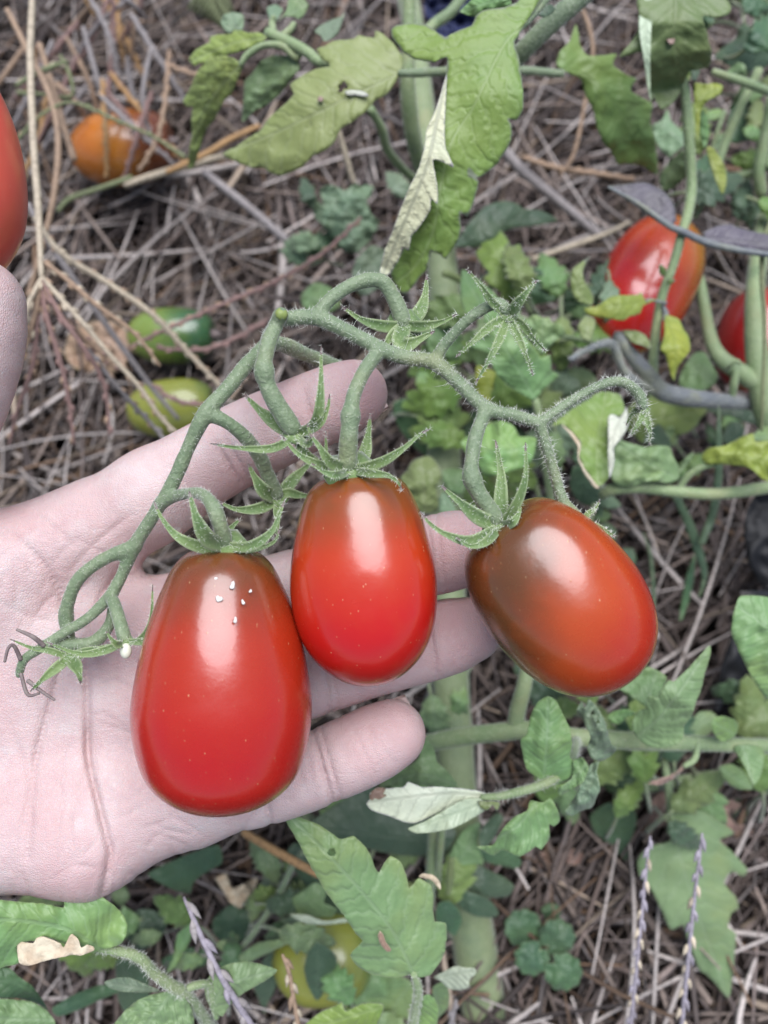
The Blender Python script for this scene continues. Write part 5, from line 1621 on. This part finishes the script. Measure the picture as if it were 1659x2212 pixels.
# --- plant at the bottom left with the scorched leaf
pe = plant("tomato_plant", (300, 2180, .24), "tomato shoot with a scorched dry-edged leaf covering the heel of the hand", group="tomato plants")
e1 = lf(pe, 'E', "-160,360 -80,330 0,310 130,322 300,335 442,362 430,280 440,228 520,213 590,220 640,250 710,290 790,350 850,410 882,480 870,560 830,620 760,642 690,657 650,682 560,640 440,610 300,560 250,590 120,620 132,742 0,782 -80,792 -170,760", "690,652 480,520 200,460 -150,440", [.192, .1875, .1855, .184], 'leaf', fold=.2, wave=.003, vsp=34)
leaf(e1, Z('E', "118,622 150,600 230,610 250,575 300,562 370,590 420,612 440,640 480,560 500,545 540,582 562,640 600,620 645,632 650,660 560,695 500,690 440,705 350,722 200,765 132,745"), Z('E', "130,690 350,650 640,650"), [.1862, .1862, .188], 'dry', 'dry', name="dry_edge", fold=-.05, wave=.0015, label="scorched pale brown edge of the leaf")
stem(pe, [(205, 2050, .1945, 6), (265, 2056, .197, 11), (306, 2072, .199, 12), (331, 2100, .202, 12), (369, 2128, .206, 13), (400, 2147, .21, 13), (450, 2212, .222, 13), (480, 2260, .232, 13)], 'stem_pale', name="petiole", n=40, hair=22000, hlen=.0013)
lf(pe, 'E', "770,1200 850,1090 940,1010 1060,960 1180,938 1270,980 1322,1050 1342,1168 1300,1260 800,1260", "1200,945 1000,1180", [.208, .206], 'leaf', fold=.3, wave=.003)
lf(pe, 'R7', "885,1000 920,940 1000,905 1090,900 1197,935 1150,980 1060,1030 1000,1080 960,1135 920,1112 890,1060", "915,1100 985,1000 1190,937", [.216, .212, .218], 'leaf', fold=.3)
stem(pe, [(395, 2140, .209, 8), (425, 2128, .211, 9), (452, 2130, .214, 8), (462, 2180, .217, 7), (468, 2200, .2175, 6)], 'stem_pale', name="petiole", hair=10000)
lf(pe, 'E', "720,880 800,850 900,848 1000,890 1110,940 1000,952 850,945 760,920", "1100,940 740,885", [.212, .215], 'leaf_grey', 'under', fold=.25)
lf(pe, 'E', "-60,800 60,778 130,840 220,900 280,980 335,1075 250,1022 120,990 -60,975", "330,1065 150,900 -40,860", [.235, .23, .23], 'leaf_dark', fold=.3)
lf(pe, 'E', "-60,1010 120,1000 240,1020 330,1080 385,1168 300,1260 -60,1260", "350,1140 -40,1130", [.225, .22], 'leaf', fold=.3)
lf(pe, 'E', "360,1060 500,970 680,900 820,898 832,940 700,1000 520,1080 400,1117", "370,1090 600,990 825,915", [.27, .268, .27], 'leaf_dark', fold=.4)
lf(pe, 'E', "1150,820 1200,700 1230,540 1350,460 1300,620 1220,760", "1160,810 1340,470", [.30, .295], 'leaf', fold=.4)
lf(pe, 'R7', "640,520 800,440 940,395 960,470 880,520 835,560 822,605 760,592", "945,400 720,540", [.30, .31], 'leaf_dark', fold=.3)
lf(pe, 'R7', "545,710 620,670 700,690 722,740 680,812 600,852 550,800", "550,720 690,780", [.32, .32], 'leaf_dark', fold=.3)
lf(pe, 'R7', "500,580 540,570 560,620 520,660 480,620", "490,600 550,640", [.33, .33], 'leaf', fold=.3)
lf(pe, 'R7', "500,900 560,890 640,960 640,1100 560,1140 510,1060", "520,900 590,1120", [.29, .30], 'leaf_dark', fold=.3)
lf(pe, 'R7', "920,720 1000,650 1080,690 1100,780 1000,820 930,790", "930,760 1080,720", [.33, .33], 'leaf_dark', fold=.3)
lf(pe, 'R7', "700,890 800,840 900,850 930,900 820,930 720,925", "710,900 920,880", [.33, .33], 'leaf_dark', fold=.3)

# --- more leaves filling the undergrowth of these plants
def auto_leaf(parent, cx, cy, L, ang, d, mat, seed, lobes=3):
    g = random.Random(seed)
    W = L * g.uniform(.24, .34)
    up, dn = [], []
    n = 22
    ph = g.uniform(0, 6.28)
    for i in range(n + 1):
        t = i / n
        env = math.sin(math.pi * t ** .75) ** .8
        saw = (t * lobes * 1.6 + .2) % 1.0
        for sgn, lst in ((1, up), (-1, dn)):
            s2 = (saw + (.35 if sgn < 0 else 0)) % 1.0
            w = W * env * (0.70 + 0.42 * s2) * (1 + .08 * math.sin(5 * t + ph))
            lst.append((t * L + w * .22, sgn * w))
    pts = up + dn[::-1][1:-1]
    ca, sa = math.cos(ang), math.sin(ang)
    bend = g.uniform(-.25, .25)

    def tf(x, y):
        y2 = y + bend * x * x / L
        return (cx + x * ca - y2 * sa, cy + x * sa + y2 * ca)
    out = [tf(x, y) for x, y in pts]
    mid = [tf(0, 0), tf(L * .35, 0), tf(L * .7, 0), tf(L, 0)]
    o = leaf(parent, out, mid, [d + .004, d, d + .003, d + .012], mat, fold=g.uniform(.15, .4), wave=.004)
    b = tf(-L * .45, L * g.uniform(-.12, .12))
    stem(parent, [(b[0], b[1], d + .03, L * .035), (tf(-L * .2, 0)[0], tf(-L * .2, 0)[1], d + .012, L * .034), (tf(L * .03, 0)[0], tf(L * .03, 0)[1], d + .0042, L * .024)], 'stem_dull', name="petiole", n=10, sides=8)
    return o


ug = random.Random(404)
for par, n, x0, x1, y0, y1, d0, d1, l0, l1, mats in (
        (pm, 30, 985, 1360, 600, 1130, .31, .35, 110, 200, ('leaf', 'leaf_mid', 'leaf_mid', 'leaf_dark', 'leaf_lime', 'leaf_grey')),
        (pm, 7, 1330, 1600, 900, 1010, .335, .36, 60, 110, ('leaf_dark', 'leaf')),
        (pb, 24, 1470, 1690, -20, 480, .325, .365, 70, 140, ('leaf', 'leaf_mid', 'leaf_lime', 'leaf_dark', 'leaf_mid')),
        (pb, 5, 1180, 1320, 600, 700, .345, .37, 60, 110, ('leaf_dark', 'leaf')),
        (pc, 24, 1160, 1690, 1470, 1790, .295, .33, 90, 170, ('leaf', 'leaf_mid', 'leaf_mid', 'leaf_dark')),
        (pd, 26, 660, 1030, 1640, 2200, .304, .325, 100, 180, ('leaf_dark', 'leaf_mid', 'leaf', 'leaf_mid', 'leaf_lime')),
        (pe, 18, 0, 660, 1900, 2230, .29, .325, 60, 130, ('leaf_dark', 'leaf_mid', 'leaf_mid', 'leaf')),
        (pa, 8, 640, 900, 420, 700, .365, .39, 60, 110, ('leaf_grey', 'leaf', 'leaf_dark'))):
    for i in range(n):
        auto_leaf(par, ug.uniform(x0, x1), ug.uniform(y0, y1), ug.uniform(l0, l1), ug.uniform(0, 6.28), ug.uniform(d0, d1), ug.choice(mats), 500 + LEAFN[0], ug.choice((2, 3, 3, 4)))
for (x, y, L, a, d) in ((1010, 640, 120, 2.4, .318), (905, 700, 130, .5, .322), (1000, 830, 140, 2.6, .315), (900, 900, 120, .2, .32), (1010, 960, 130, 3.6, .315), (905, 800, 90, 1.0, .33)):
    auto_leaf(pm, x, y, L, a, d, 'leaf' if x % 2 else 'leaf_mid', 1300 + x + y)
for (x, y, L, a, d) in ((600, 2010, 130, .3, .285), (760, 2170, 120, -2.2, .282), (930, 1500, 110, 1.4, .315), (1000, 1480, 100, 1.9, .32)):
    auto_leaf(pd, x, y, L, a, d, 'leaf', 900 + x)

# --- four-leaved seedling
def round_leaf(parent, cx, cy, r, d, rot, mat='leaf_dark', n=9):
    pts = []
    for i in range(n * 4):
        t = 2 * math.pi * i / (n * 4)
        rr = r * (1 + 0.06 * math.cos(n * t)) * (0.97 + 0.05 * math.cos(t - rot))
        if abs((t - rot + math.pi) % (2 * math.pi) - math.pi) < 0.18:
            rr *= 0.72
        pts.append((cx + rr * math.cos(t), cy + rr * math.sin(t)))
    bx, by = cx + .72 * r * math.cos(rot), cy + .72 * r * math.sin(rot)
    tx, ty = cx - .95 * r * math.cos(rot), cy - .95 * r * math.sin(rot)
    return leaf(parent, pts, [(bx, by), (cx, cy), (tx, ty)], [d + .002, d, d + .002], mat, fold=.12, wave=.002)


ps = plant("seedling", (1172, 2050, .345), "small seedling with four round scalloped leaves on the straw", "seedling")
for cx, cy, r, d, rot in ((1129, 2003, 42, .322, .9), (1204, 2024, 41, .318, 2.4), (1148, 2071, 39, .316, -.8), (1218, 2101, 42, .314, -2.3), (1190, 1970, 22, .335, 1.6)):
    round_leaf(ps, cx, cy, r, d, rot)
    stem(ps, [(1172, 2052, .345, 4), ((cx + 1172) / 2, (cy + 2052) / 2, .332, 4), (cx + .7 * r * math.cos(rot), cy + .7 * r * math.sin(rot), d + .0025, 3)], 'stem_pale', name="petiole")

# --- dead leaves on the ground
dk = lf(None, 'R8', "1145,265 1160,200 1180,170 1235,150 1265,190 1310,200 1400,232 1450,205 1500,200 1545,222 1520,250 1495,272 1520,300 1560,312 1602,330 1598,368 1540,352 1490,350 1420,332 1380,345 1330,302 1270,300 1250,278 1215,310 1180,325 1150,300", "1600,350 1400,280 1150,240", [.352, .346, .345], 'oak', 'oak', fold=.1, wave=.006, name="dead_oak_leaf")
tag(dk, "dead pinkish brown oak leaf lying behind the notched green leaf", "dead leaf", "dead leaves on the straw")
dk2 = lf(None, 'D', "140,770 150,720 185,700 230,692 262,705 285,735 280,770 262,800 215,808 170,800", "280,760 150,745", [.415, .42], 'oak', 'oak', fold=.1, wave=.008, name="dead_leaf")
tag(dk2, "curled reddish dead leaf beside the green tomatoes", "dead leaf", "dead leaves on the straw")
dk3 = lf(None, 'R8', "640,440 700,420 790,400 870,440 840,480 760,480 700,500 650,480", "650,460 860,445", [.352, .348], 'oak', 'leaf', fold=.2, wave=.008, name="dead_leaf")
tag(dk3, "small withered brown leaf above the round-leaved seedling", "dead leaf", "dead leaves on the straw")
dk4 = lf(None, 'R7', "930,540 980,520 1000,580 1060,560 1110,530 1100,600 1060,640 1040,670 990,640 960,590", "950,550 1060,640", [.33, .33], 'dry', 'oak', fold=.4, wave=.008, name="dead_leaf")
tag(dk4, "crumpled pale dead leaf under the edge of the hand", "dead leaf", "dead leaves on the straw")

# --- black sheets standing in for shade at the right edge, and a blue cloth
bs = lf(None, 'D', "1610,1110 1640,1060 1700,1050 1800,1080 1820,1240 1740,1290 1650,1270 1612,1200", "1620,1120 1790,1230", [.352, .345], 'black', 'black', fold=.15, wave=.006, name="shade_sheet")
tag(bs, "black sheet standing in for shade at the right edge above the large side leaf", "shade sheet")
bs2 = lf(None, 'D', "1548,1500 1570,1400 1600,1330 1700,1300 1800,1330 1800,1500 1700,1545 1600,1530", "1560,1480 1760,1380", [.342, .338], 'black', 'black', fold=.15, wave=.006, name="shade_sheet")
tag(bs2, "black sheet standing in for shade lying under the large leaf at the right edge", "shade sheet")
bc = lf(None, 'D', "925,-60 1000,-70 1050,-20 1040,40 1010,80 960,90 925,60 915,0", "930,0 1030,20", [.44, .44], 'blue', 'blue', fold=.2, wave=.02, name="blue_cloth")
tag(bc, "dark blue crumpled cloth behind the stems at the top", "cloth")


# ------------------------------------------------------------------ tomatoes on the ground and on the plants behind
def bg_tomato(label, top, bot, hw, mat, group="tomatoes behind the hand", lump=.014, seed=1, blunt=.8):
    L = math.hypot(bot[0] - top[0], bot[1] - top[1])
    pr = [(6, 0), (3, .25 * hw), (1, .45 * hw), (.04 * L, .62 * hw), (.12 * L, .80 * hw), (.28 * L, .96 * hw), (.5 * L, hw), (.7 * L, .93 * hw), (.86 * L, .70 * hw), (.95 * L, .42 * hw), (L, 0)]
    e = empty("tomato", P(*top), label, "tomato", group)
    fruit("fruit", top, bot, pr, mat, e, lump, seed)
    # dry stalk scar
    p0, p1 = P(*top), P(*bot)
    a = (p0 - p1) / np.linalg.norm(p0 - p1)
    v, f = tube_geo(np.array([p0 - a * .003, p0 + a * .001, p0 + a * .003]), [.003, .0022, .0012], 8)
    mesh_obj("stalk_scar", v, f, M['tip'], e)
    return e


bg_tomato("amber brown tomato lying in dry grass, top left", (372, 305, .435), (158, 335, .438), 76, BRN, seed=2)
bg_tomato("half green tomato with dark green shoulder lying on the straw", (462, 722, .405), (280, 727, .408), 60, GRN, seed=3)
bg_tomato("yellowish green tomato partly hidden by the base of the index finger", (462, 870, .395), (280, 892, .398), 62, YGR, seed=4)
bg_tomato("orange red plum tomato hanging behind the grey branch", (1458, 494, .335), (1326, 752, .325), 102, REDO, seed=5)
bg_tomato("dark red tomato behind the pale stem at the right edge", (1650, 640, .36), (1612, 838, .352), 82, DRED, seed=6)
bg_tomato("yellow green tomato under a heart-shaped leaf, bottom centre", (800, 2060, .315), (592, 2080, .312), 92, YGR, seed=7)


# ------------------------------------------------------------------ grasses
GC = {'pale': (0.50, 0.42, 0.31), 'tan': (0.36, 0.25, 0.17), 'pink': (0.27, 0.17, 0.15), 'purple': (0.33, 0.295, 0.33), 'green': (0.20, 0.225, 0.115), 'orange': (0.40, 0.24, 0.11), 'grey': (0.30, 0.27, 0.26)}


def stalk_geo(pts, col, spike=0.0, seed=0, every=1.0, start=0.0, sides=7, col2=None):
    """a grass stalk; spike > 0 sets little seed husks alternately along it (size in px)"""
    g = random.Random(seed * 13 + 5)
    a = np.asarray(pts, float)
    n = max(14, 8 * len(a))
    pos, rad = px_path(pts, n)
    rad = rad * (0.62 if spike > 17 else 1.15)
    V, F = tube_geo(pos, rad, sides)
    C = np.tile(np.array(col), (len(V), 1))
    geos = [(V, F)]
    cols = [C]
    if spike > 0:
        seg = np.linalg.norm(np.diff(pos, axis=0), axis=1)
        cum = np.r_[0, np.cumsum(seg)]
        dm = a[:, 2].mean()
        step = spike * dm * K * (1.15 if spike > 17 else 1.6) * every
        s = start * cum[-1] + step * .5
        k = 0
        while s < cum[-1] - step * .2:
            p = np.array([np.interp(s, cum, pos[:, j]) for j in range(3)])
            q = np.array([np.interp(s + step * .3, cum, pos[:, j]) for j in range(3)])
            T = (q - p) / (np.linalg.norm(q - p) + 1e-9)
            view = CAM - p
            view /= np.linalg.norm(view)
            side = np.cross(T, view)
            side /= np.linalg.norm(side)
            sg = 1 if k % 2 else -1
            r = np.interp(s, cum, rad)
            ax = T + side * sg * 0.28 + view * g.uniform(-.2, .3)
            ax /= np.linalg.norm(ax)
            L = spike * dm * K * g.uniform(.85, 1.15)
            W = L * (0.24 if spike > 17 else 0.27)
            c0 = p + side * sg * r * 0.9 + ax * L * .35
            v2, f2 = tube_geo(np.array([c0 - ax * L * .6, c0 - ax * L * .3, c0, c0 + ax * L * .35, c0 + ax * L * .75]), [W * .3, W * .9, W, W * .65, W * .08], 6)
            cc = np.array(col2 if (col2 is not None and g.random() < .6) else col) * g.uniform(.8, 1.3)
            geos.append((v2, f2))
            cols.append(np.tile(cc, (len(v2), 1)))
            s += step * g.uniform(.8, 1.2)
            k += 1
    V, F = merge(geos)
    return V, F, np.vstack(cols)


def grass(name, label, parts, cat="grass stalk", group=None):
    """parts: (part name, pts, colour, spike, every)"""
    if len(parts) == 1:
        nm, pts, c, sp = parts[0][:4]
        V, F, C = stalk_geo(pts, GC[c], sp, len(label), col2=GC[parts[0][4]] if len(parts[0]) > 4 else None)
        o = mesh_obj(name, V, F, M['straw'], None, True, None, None, {'Col': C})
        tag(o, label, cat, group)
        return o
    e = empty(name, P(*parts[0][1][0][:3]), label, cat, group)
    for i, p in enumerate(parts):
        V, F, C = stalk_geo(p[1], GC[p[2]], p[3], i + len(label), col2=GC[p[4]] if len(p) > 4 else None)
        mesh_obj(p[0], V, F, M['straw'], e, True, None, None, {'Col': C})
    return e


grass("grass_stalk", "dried grass seed head fanning out from one tall pale stalk, left of the hand", [
    ("stalk", [(72, -40, .30, 6), (66, 120, .30, 7), (72, 300, .298, 7), (82, 440, .296, 7), (86, 520, .295, 6), (90, 600, .294, 5)], 'pale', 0),
    ("spike", [(90, 598, .294, 4), (140, 655, .293, 5), (185, 705, .293, 5), (240, 770, .295, 5), (300, 835, .30, 5), (350, 905, .305, 4), (400, 950, .31, 3)], 'pale', 15, 'tan'),
    ("spike", [(92, 605, .294, 4), (130, 680, .295, 5), (180, 750, .298, 5), (225, 830, .305, 4), (237, 940, .31, 3)], 'pink', 15, 'tan'),
    ("spike", [(90, 600, .294, 4), (72, 690, .294, 5), (40, 790, .295, 5), (5, 870, .296, 4), (-30, 930, .297, 3)], 'tan', 16, 'pale'),
    ("spike", [(90, 600, .294, 4), (60, 660, .29, 5), (46, 720, .29, 5), (-10, 830, .29, 4)], 'pale', 15, 'tan'),
    ("spike", [(86, 560, .295, 4), (140, 600, .297, 5), (210, 660, .30, 5), (290, 720, .306, 4), (345, 790, .312, 3)], 'tan', 14, 'pale'),
    ("spike", [(90, 600, .294, 4), (100, 680, .296, 5), (130, 780, .30, 5), (150, 870, .305, 4), (160, 960, .31, 3)], 'pink', 14, 'tan'),
    ("spike", [(90, 600, .294, 4), (80, 700, .296, 5), (70, 790, .30, 5), (40, 880, .305, 4), (20, 960, .31, 3)], 'pink', 14, 'tan'),
    ("spike", [(92, 605, .294, 4), (150, 700, .30, 5), (240, 820, .31, 5), (330, 920, .33, 4), (380, 980, .335, 3)], 'grey', 14, 'tan'),
    ("spike", [(92, 605, .294, 4), (115, 660, .296, 5), (165, 715, .30, 5), (215, 760, .305, 4), (250, 800, .31, 3)], 'tan', 14, 'pink'),
], group="dry grass left of the hand")
grass("grass_stalk", "long straight pale straw slanting across the green tomato", [("stalk", [(75, 470, .31, 5), (130, 545, .315, 6), (230, 610, .325, 6), (330, 680, .335, 6), (400, 755, .345, 5), (480, 838, .355, 4)], 'pale', 11, 'tan')], group="dry grass left of the hand")
grass("grass_stalk", "second long grey straw crossing below the fanned seed head", [("stalk", [(60, 440, .32, 5), (110, 530, .325, 6), (185, 640, .335, 6), (260, 745, .35, 6), (330, 840, .365, 5), (385, 905, .375, 4)], 'grey', 0)], group="dry grass left of the hand")
grass("grass_stalk", "thin reddish seed spike slanting over the half green tomato", [("stalk", [(780, 470, .36, 3), (700, 545, .36, 4), (600, 605, .358, 4), (455, 668, .355, 4), (350, 715, .353, 4), (280, 750, .352, 3)], 'pink', 12, 'tan')], group="dry grass left of the hand")
grass("grass_stalk", "short dark reddish spike lying level on the half green tomato", [("stalk", [(580, 690, .36, 3), (500, 735, .358, 4), (430, 756, .356, 4), (340, 752, .356, 3)], 'pink', 13)], group="dry grass left of the hand")
grass("grass_stalk", "reddish spike lying level above the yellowish green tomato", [("stalk", [(330, 830, .35, 3), (370, 860, .35, 4), (420, 873, .35, 4), (470, 868, .352, 3)], 'pink', 13)], group="dry grass left of the hand")
grass("grass_stalk", "tan bent straw beside the tall pale stalk at top left", [("stalk", [(15, 20, .36, 5), (60, 110, .36, 6), (105, 200, .358, 6), (125, 290, .357, 6), (120, 400, .357, 6), (95, 520, .36, 5), (60, 640, .365, 4)], 'tan', 0)], group="dry grass left of the hand")
grass("grass_stalk", "short pale pointed straw ending at the amber tomato", [("stalk", [(85, 95, .37, 6), (115, 190, .372, 6), (140, 280, .374, 6), (160, 345, .376, 7)], 'tan', 0)], group="dry grass left of the hand")
grass("green_grass_stalk", "thin green jointed grass stem arching over the amber tomato", [("stalk", [(40, 300, .36, 4), (70, 265, .358, 2.5), (110, 235, .357, 3), (160, 222, .357, 3), (240, 255, .36, 3), (330, 295, .365, 3), (400, 340, .37, 4)], 'green', 9, 'tan')], cat="grass stalk", group="green grass stems")
grass("green_grass_stalk", "green grass stem running level near the top left", [("stalk", [(38, 200, .38, 5), (100, 204, .38, 3), (155, 207, .38, 3), (150, 160, .378, 4), (130, 120, .376, 3)], 'green', 0)], group="green grass stems")
grass("green_grass_stalk", "green seed spike at the top left corner", [("stalk", [(35, 185, .36, 4), (75, 160, .36, 5), (110, 145, .36, 5), (145, 132, .36, 3)], 'green', 11, 'pale')], group="green grass stems")
grass("green_grass_stalk", "yellow green curved stem below the amber tomato", [("stalk", [(125, 455, .40, 4), (150, 430, .40, 5), (200, 412, .402, 5), (250, 395, .405, 5), (285, 382, .407, 4)], 'green', 0)], group="green grass stems")
grass("grass_stalk", "orange straw beneath the tip of the yellow green leaf", [("stalk", [(560, 272, .40, 5), (500, 300, .40, 6), (440, 335, .402, 6), (360, 372, .405, 5)], 'orange', 0)], group="dry grass beyond the hand")
grass("grass_stalk", "pale flat straw running from the amber tomato to the lobed leaf", [("stalk", [(520, 330, .41, 6), (430, 352, .41, 7), (330, 380, .415, 7), (270, 400, .418, 6)], 'pale', 0)], group="dry grass beyond the hand")
grass("grass_stalk", "broken pale straw below the lobed leaf", [("stalk", [(440, 370, .41, 7), (490, 410, .412, 8), (540, 450, .414, 8), (620, 520, .418, 8)], 'grey', 0)], group="dry grass beyond the hand")
grass("grass_stalk", "thin jointed tan stem standing over the amber tomato", [("stalk", [(365, 108, .39, 3), (360, 180, .39, 4), (352, 250, .39, 4), (335, 310, .392, 4), (300, 370, .395, 3)], 'tan', 10), ("side_spike", [(362, 140, .39, 3), (410, 158, .388, 4), (460, 172, .386, 4), (500, 182, .385, 3)], 'tan', 10)], group="dry grass beyond the hand")
grass("grass_stalk", "pale broken straw hanging under the lobed leaf", [("stalk", [(732, 285, .34, 5), (745, 330, .345, 6), (758, 375, .35, 6), (765, 395, .352, 5)], 'pale', 0)], group="dry grass beyond the hand")
grass("grass_stalk", "long thick grey straw slanting right of the rolled leaf", [("stalk", [(1085, 320, .395, 10), (1130, 370, .398, 10), (1220, 445, .402, 9), (1300, 515, .406, 8)], 'grey', 0)], group="dry grass beyond the hand")
grass("grass_stalk", "tan jointed stem hanging right of the main leaf", [("stalk", [(1255, 15, .37, 4), (1272, 60, .372, 5), (1280, 120, .375, 4), (1262, 230, .38, 4), (1240, 330, .385, 4), (1210, 380, .39, 3)], 'tan', 0)], group="dry grass beyond the hand")
grass("grass_stalk", "tan stem lying level below the drooping green leaflet", [("stalk", [(1130, 340, .39, 4), (1200, 362, .392, 5), (1290, 375, .395, 5), (1370, 388, .397, 4)], 'tan', 9), ], group="dry grass beyond the hand")
grass("grass_stalk", "pale slanting straw above the orange red tomato", [("stalk", [(1150, 560, .40, 5), (1240, 530, .40, 6), (1310, 505, .40, 5), (1360, 480, .40, 4)], 'pale', 0)], group="dry grass beyond the hand")
grass("grass_stalk", "orange brown stem emerging below the hand", [("stalk", [(525, 1797, .30, 7), (580, 1830, .295, 8), (640, 1863, .29, 8), (690, 1890, .288, 7)], 'orange', 0)], group="dry grass near the bottom")
grass("grass_spike", "purple grass spike rising at the bottom left of centre", [("stalk", [(397, 1938, .215, 5), (418, 1985, .213, 9), (445, 2045, .212, 10), (478, 2110, .212, 11), (515, 2170, .214, 12), (565, 2250, .218, 12)], 'purple', 34, 'grey')], "grass spike", "seed spikes near the bottom")
grass("grass_spike", "short pale grass spike in front of the yellow green tomato", [("stalk", [(610, 2062, .235, 5), (624, 2100, .235, 8), (633, 2150, .236, 8), (650, 2250, .24, 9)], 'tan', 26, 'pale')], "grass spike", "seed spikes near the bottom")
grass("grass_spike", "left one of two slim seed spikes at the bottom right", [("stalk", [(1405, 1806, .262, 3), (1398, 1860, .262, 5), (1390, 1940, .262, 6), (1378, 2060, .264, 7), (1360, 2240, .27, 8)], 'purple', 19, 'pale')], "grass spike", "seed spikes near the bottom")
grass("grass_spike", "right one of two slim seed spikes at the bottom right", [("stalk", [(1517, 1800, .256, 4), (1510, 1860, .256, 6), (1500, 1940, .257, 7), (1488, 2060, .26, 8), (1470, 2240, .266, 9)], 'purple', 22, 'pale')], "grass spike", "seed spikes near the bottom")
grass("grass_spike", "dark small seed spike beside the thick stem at the bottom", [("stalk", [(985, 2160, .28, 3), (978, 2195, .282, 5), (965, 2250, .285, 5)], 'grey', 14)], "grass spike", "seed spikes near the bottom")


def blade(label, pts, mat='leaf_dark', group="green grass blades"):
    a = np.asarray(pts, float)
    c = catmull(a, 20)
    L = [(x - w, y) for x, y, d, w in c] + [(x + w, y) for x, y, d, w in c[::-1]]
    n = len(c)
    o = leaf(None, L[::1], c[::4, :2], list(c[::4, 2]), mat, fold=.5, wave=.0008, name="green_grass_shoot", vsp=400)
    tag(o, label, "grass blade", group)
    return o


blade("upright green grass blade with a pale tip, right of the russet tomato", [(1553, 878, .31, 1.5), (1553, 930, .312, 6), (1552, 1024, .318, 9), (1540, 1108, .325, 10), (1514, 1175, .335, 8)])
blade("green grass blade leaning right and crossing the other, right of the russet tomato", [(1462, 1075, .325, 9), (1490, 1135, .33, 11), (1512, 1200, .335, 10), (1522, 1245, .34, 6), (1510, 1290, .345, 3)])
blade("short dim green grass blade beneath the crossed blades", [(1500, 1200, .345, 3), (1490, 1250, .347, 9), (1480, 1300, .35, 8), (1470, 1340, .352, 3)])
blade("thin green blade in the straw below the truss end", [(1390, 1150, .35, 2), (1405, 1200, .352, 4), (1412, 1280, .355, 4), (1410, 1330, .357, 2)])
grass("green_grass_stalk", "tall thin pale green grass stalk along the right edge", [("stalk", [(1690, 440, .29, 4), (1652, 510, .29, 5), (1646, 600, .29, 5), (1652, 700, .292, 4), (1648, 850, .295, 4), (1645, 930, .30, 3)], 'green', 0)], group="green grass stems")

tg = random.Random(77)
tuft = [("stalk", [(150, 60, .44, 4), (190, 20, .42, 5), (230, -40, .40, 5)], 'tan', 0)]
for k in range(34):
    x0, y0 = tg.uniform(-20, 360), tg.uniform(-60, 220)
    an = tg.uniform(0.6, 2.3)
    L = tg.uniform(120, 260)
    d0 = tg.uniform(.40, .45)
    tuft.append(("stalk", [(x0, y0, d0, 4), (x0 + L * .5 * math.cos(an) + tg.uniform(-20, 20), y0 + L * .5 * math.sin(an), d0 + .005, 5), (x0 + L * math.cos(an), y0 + L * math.sin(an), d0 + .018, 3)],
                 tg.choice(['pink', 'tan', 'pink', 'orange', 'grey']), tg.choice([0, 0, 10])))
grass("grass_stalk", "tangled reddish dry grass tuft above the amber tomato", tuft, "grass tuft")
frond = [("stem", [(455, -40, .38, 4), (480, 20, .385, 4), (500, 50, .39, 3)], 'green', 0)]
for k in range(12):
    t = k / 12
    x, y, d0 = 455 + 45 * t, -40 + 90 * t, .38 + .01 * t
    for sgn in (-1, 1):
        frond.append(("frond", [(x, y, d0, 3), (x + sgn * 26 * (1.1 - t), y + 26, d0 + .002, 4), (x + sgn * 44 * (1.1 - t), y + 46 * (1.15 - t) + 8, d0 + .006, 2)], 'green', 0))
grass("fern_like_weed", "feathery yellow green weed at the top edge", frond, "weed")
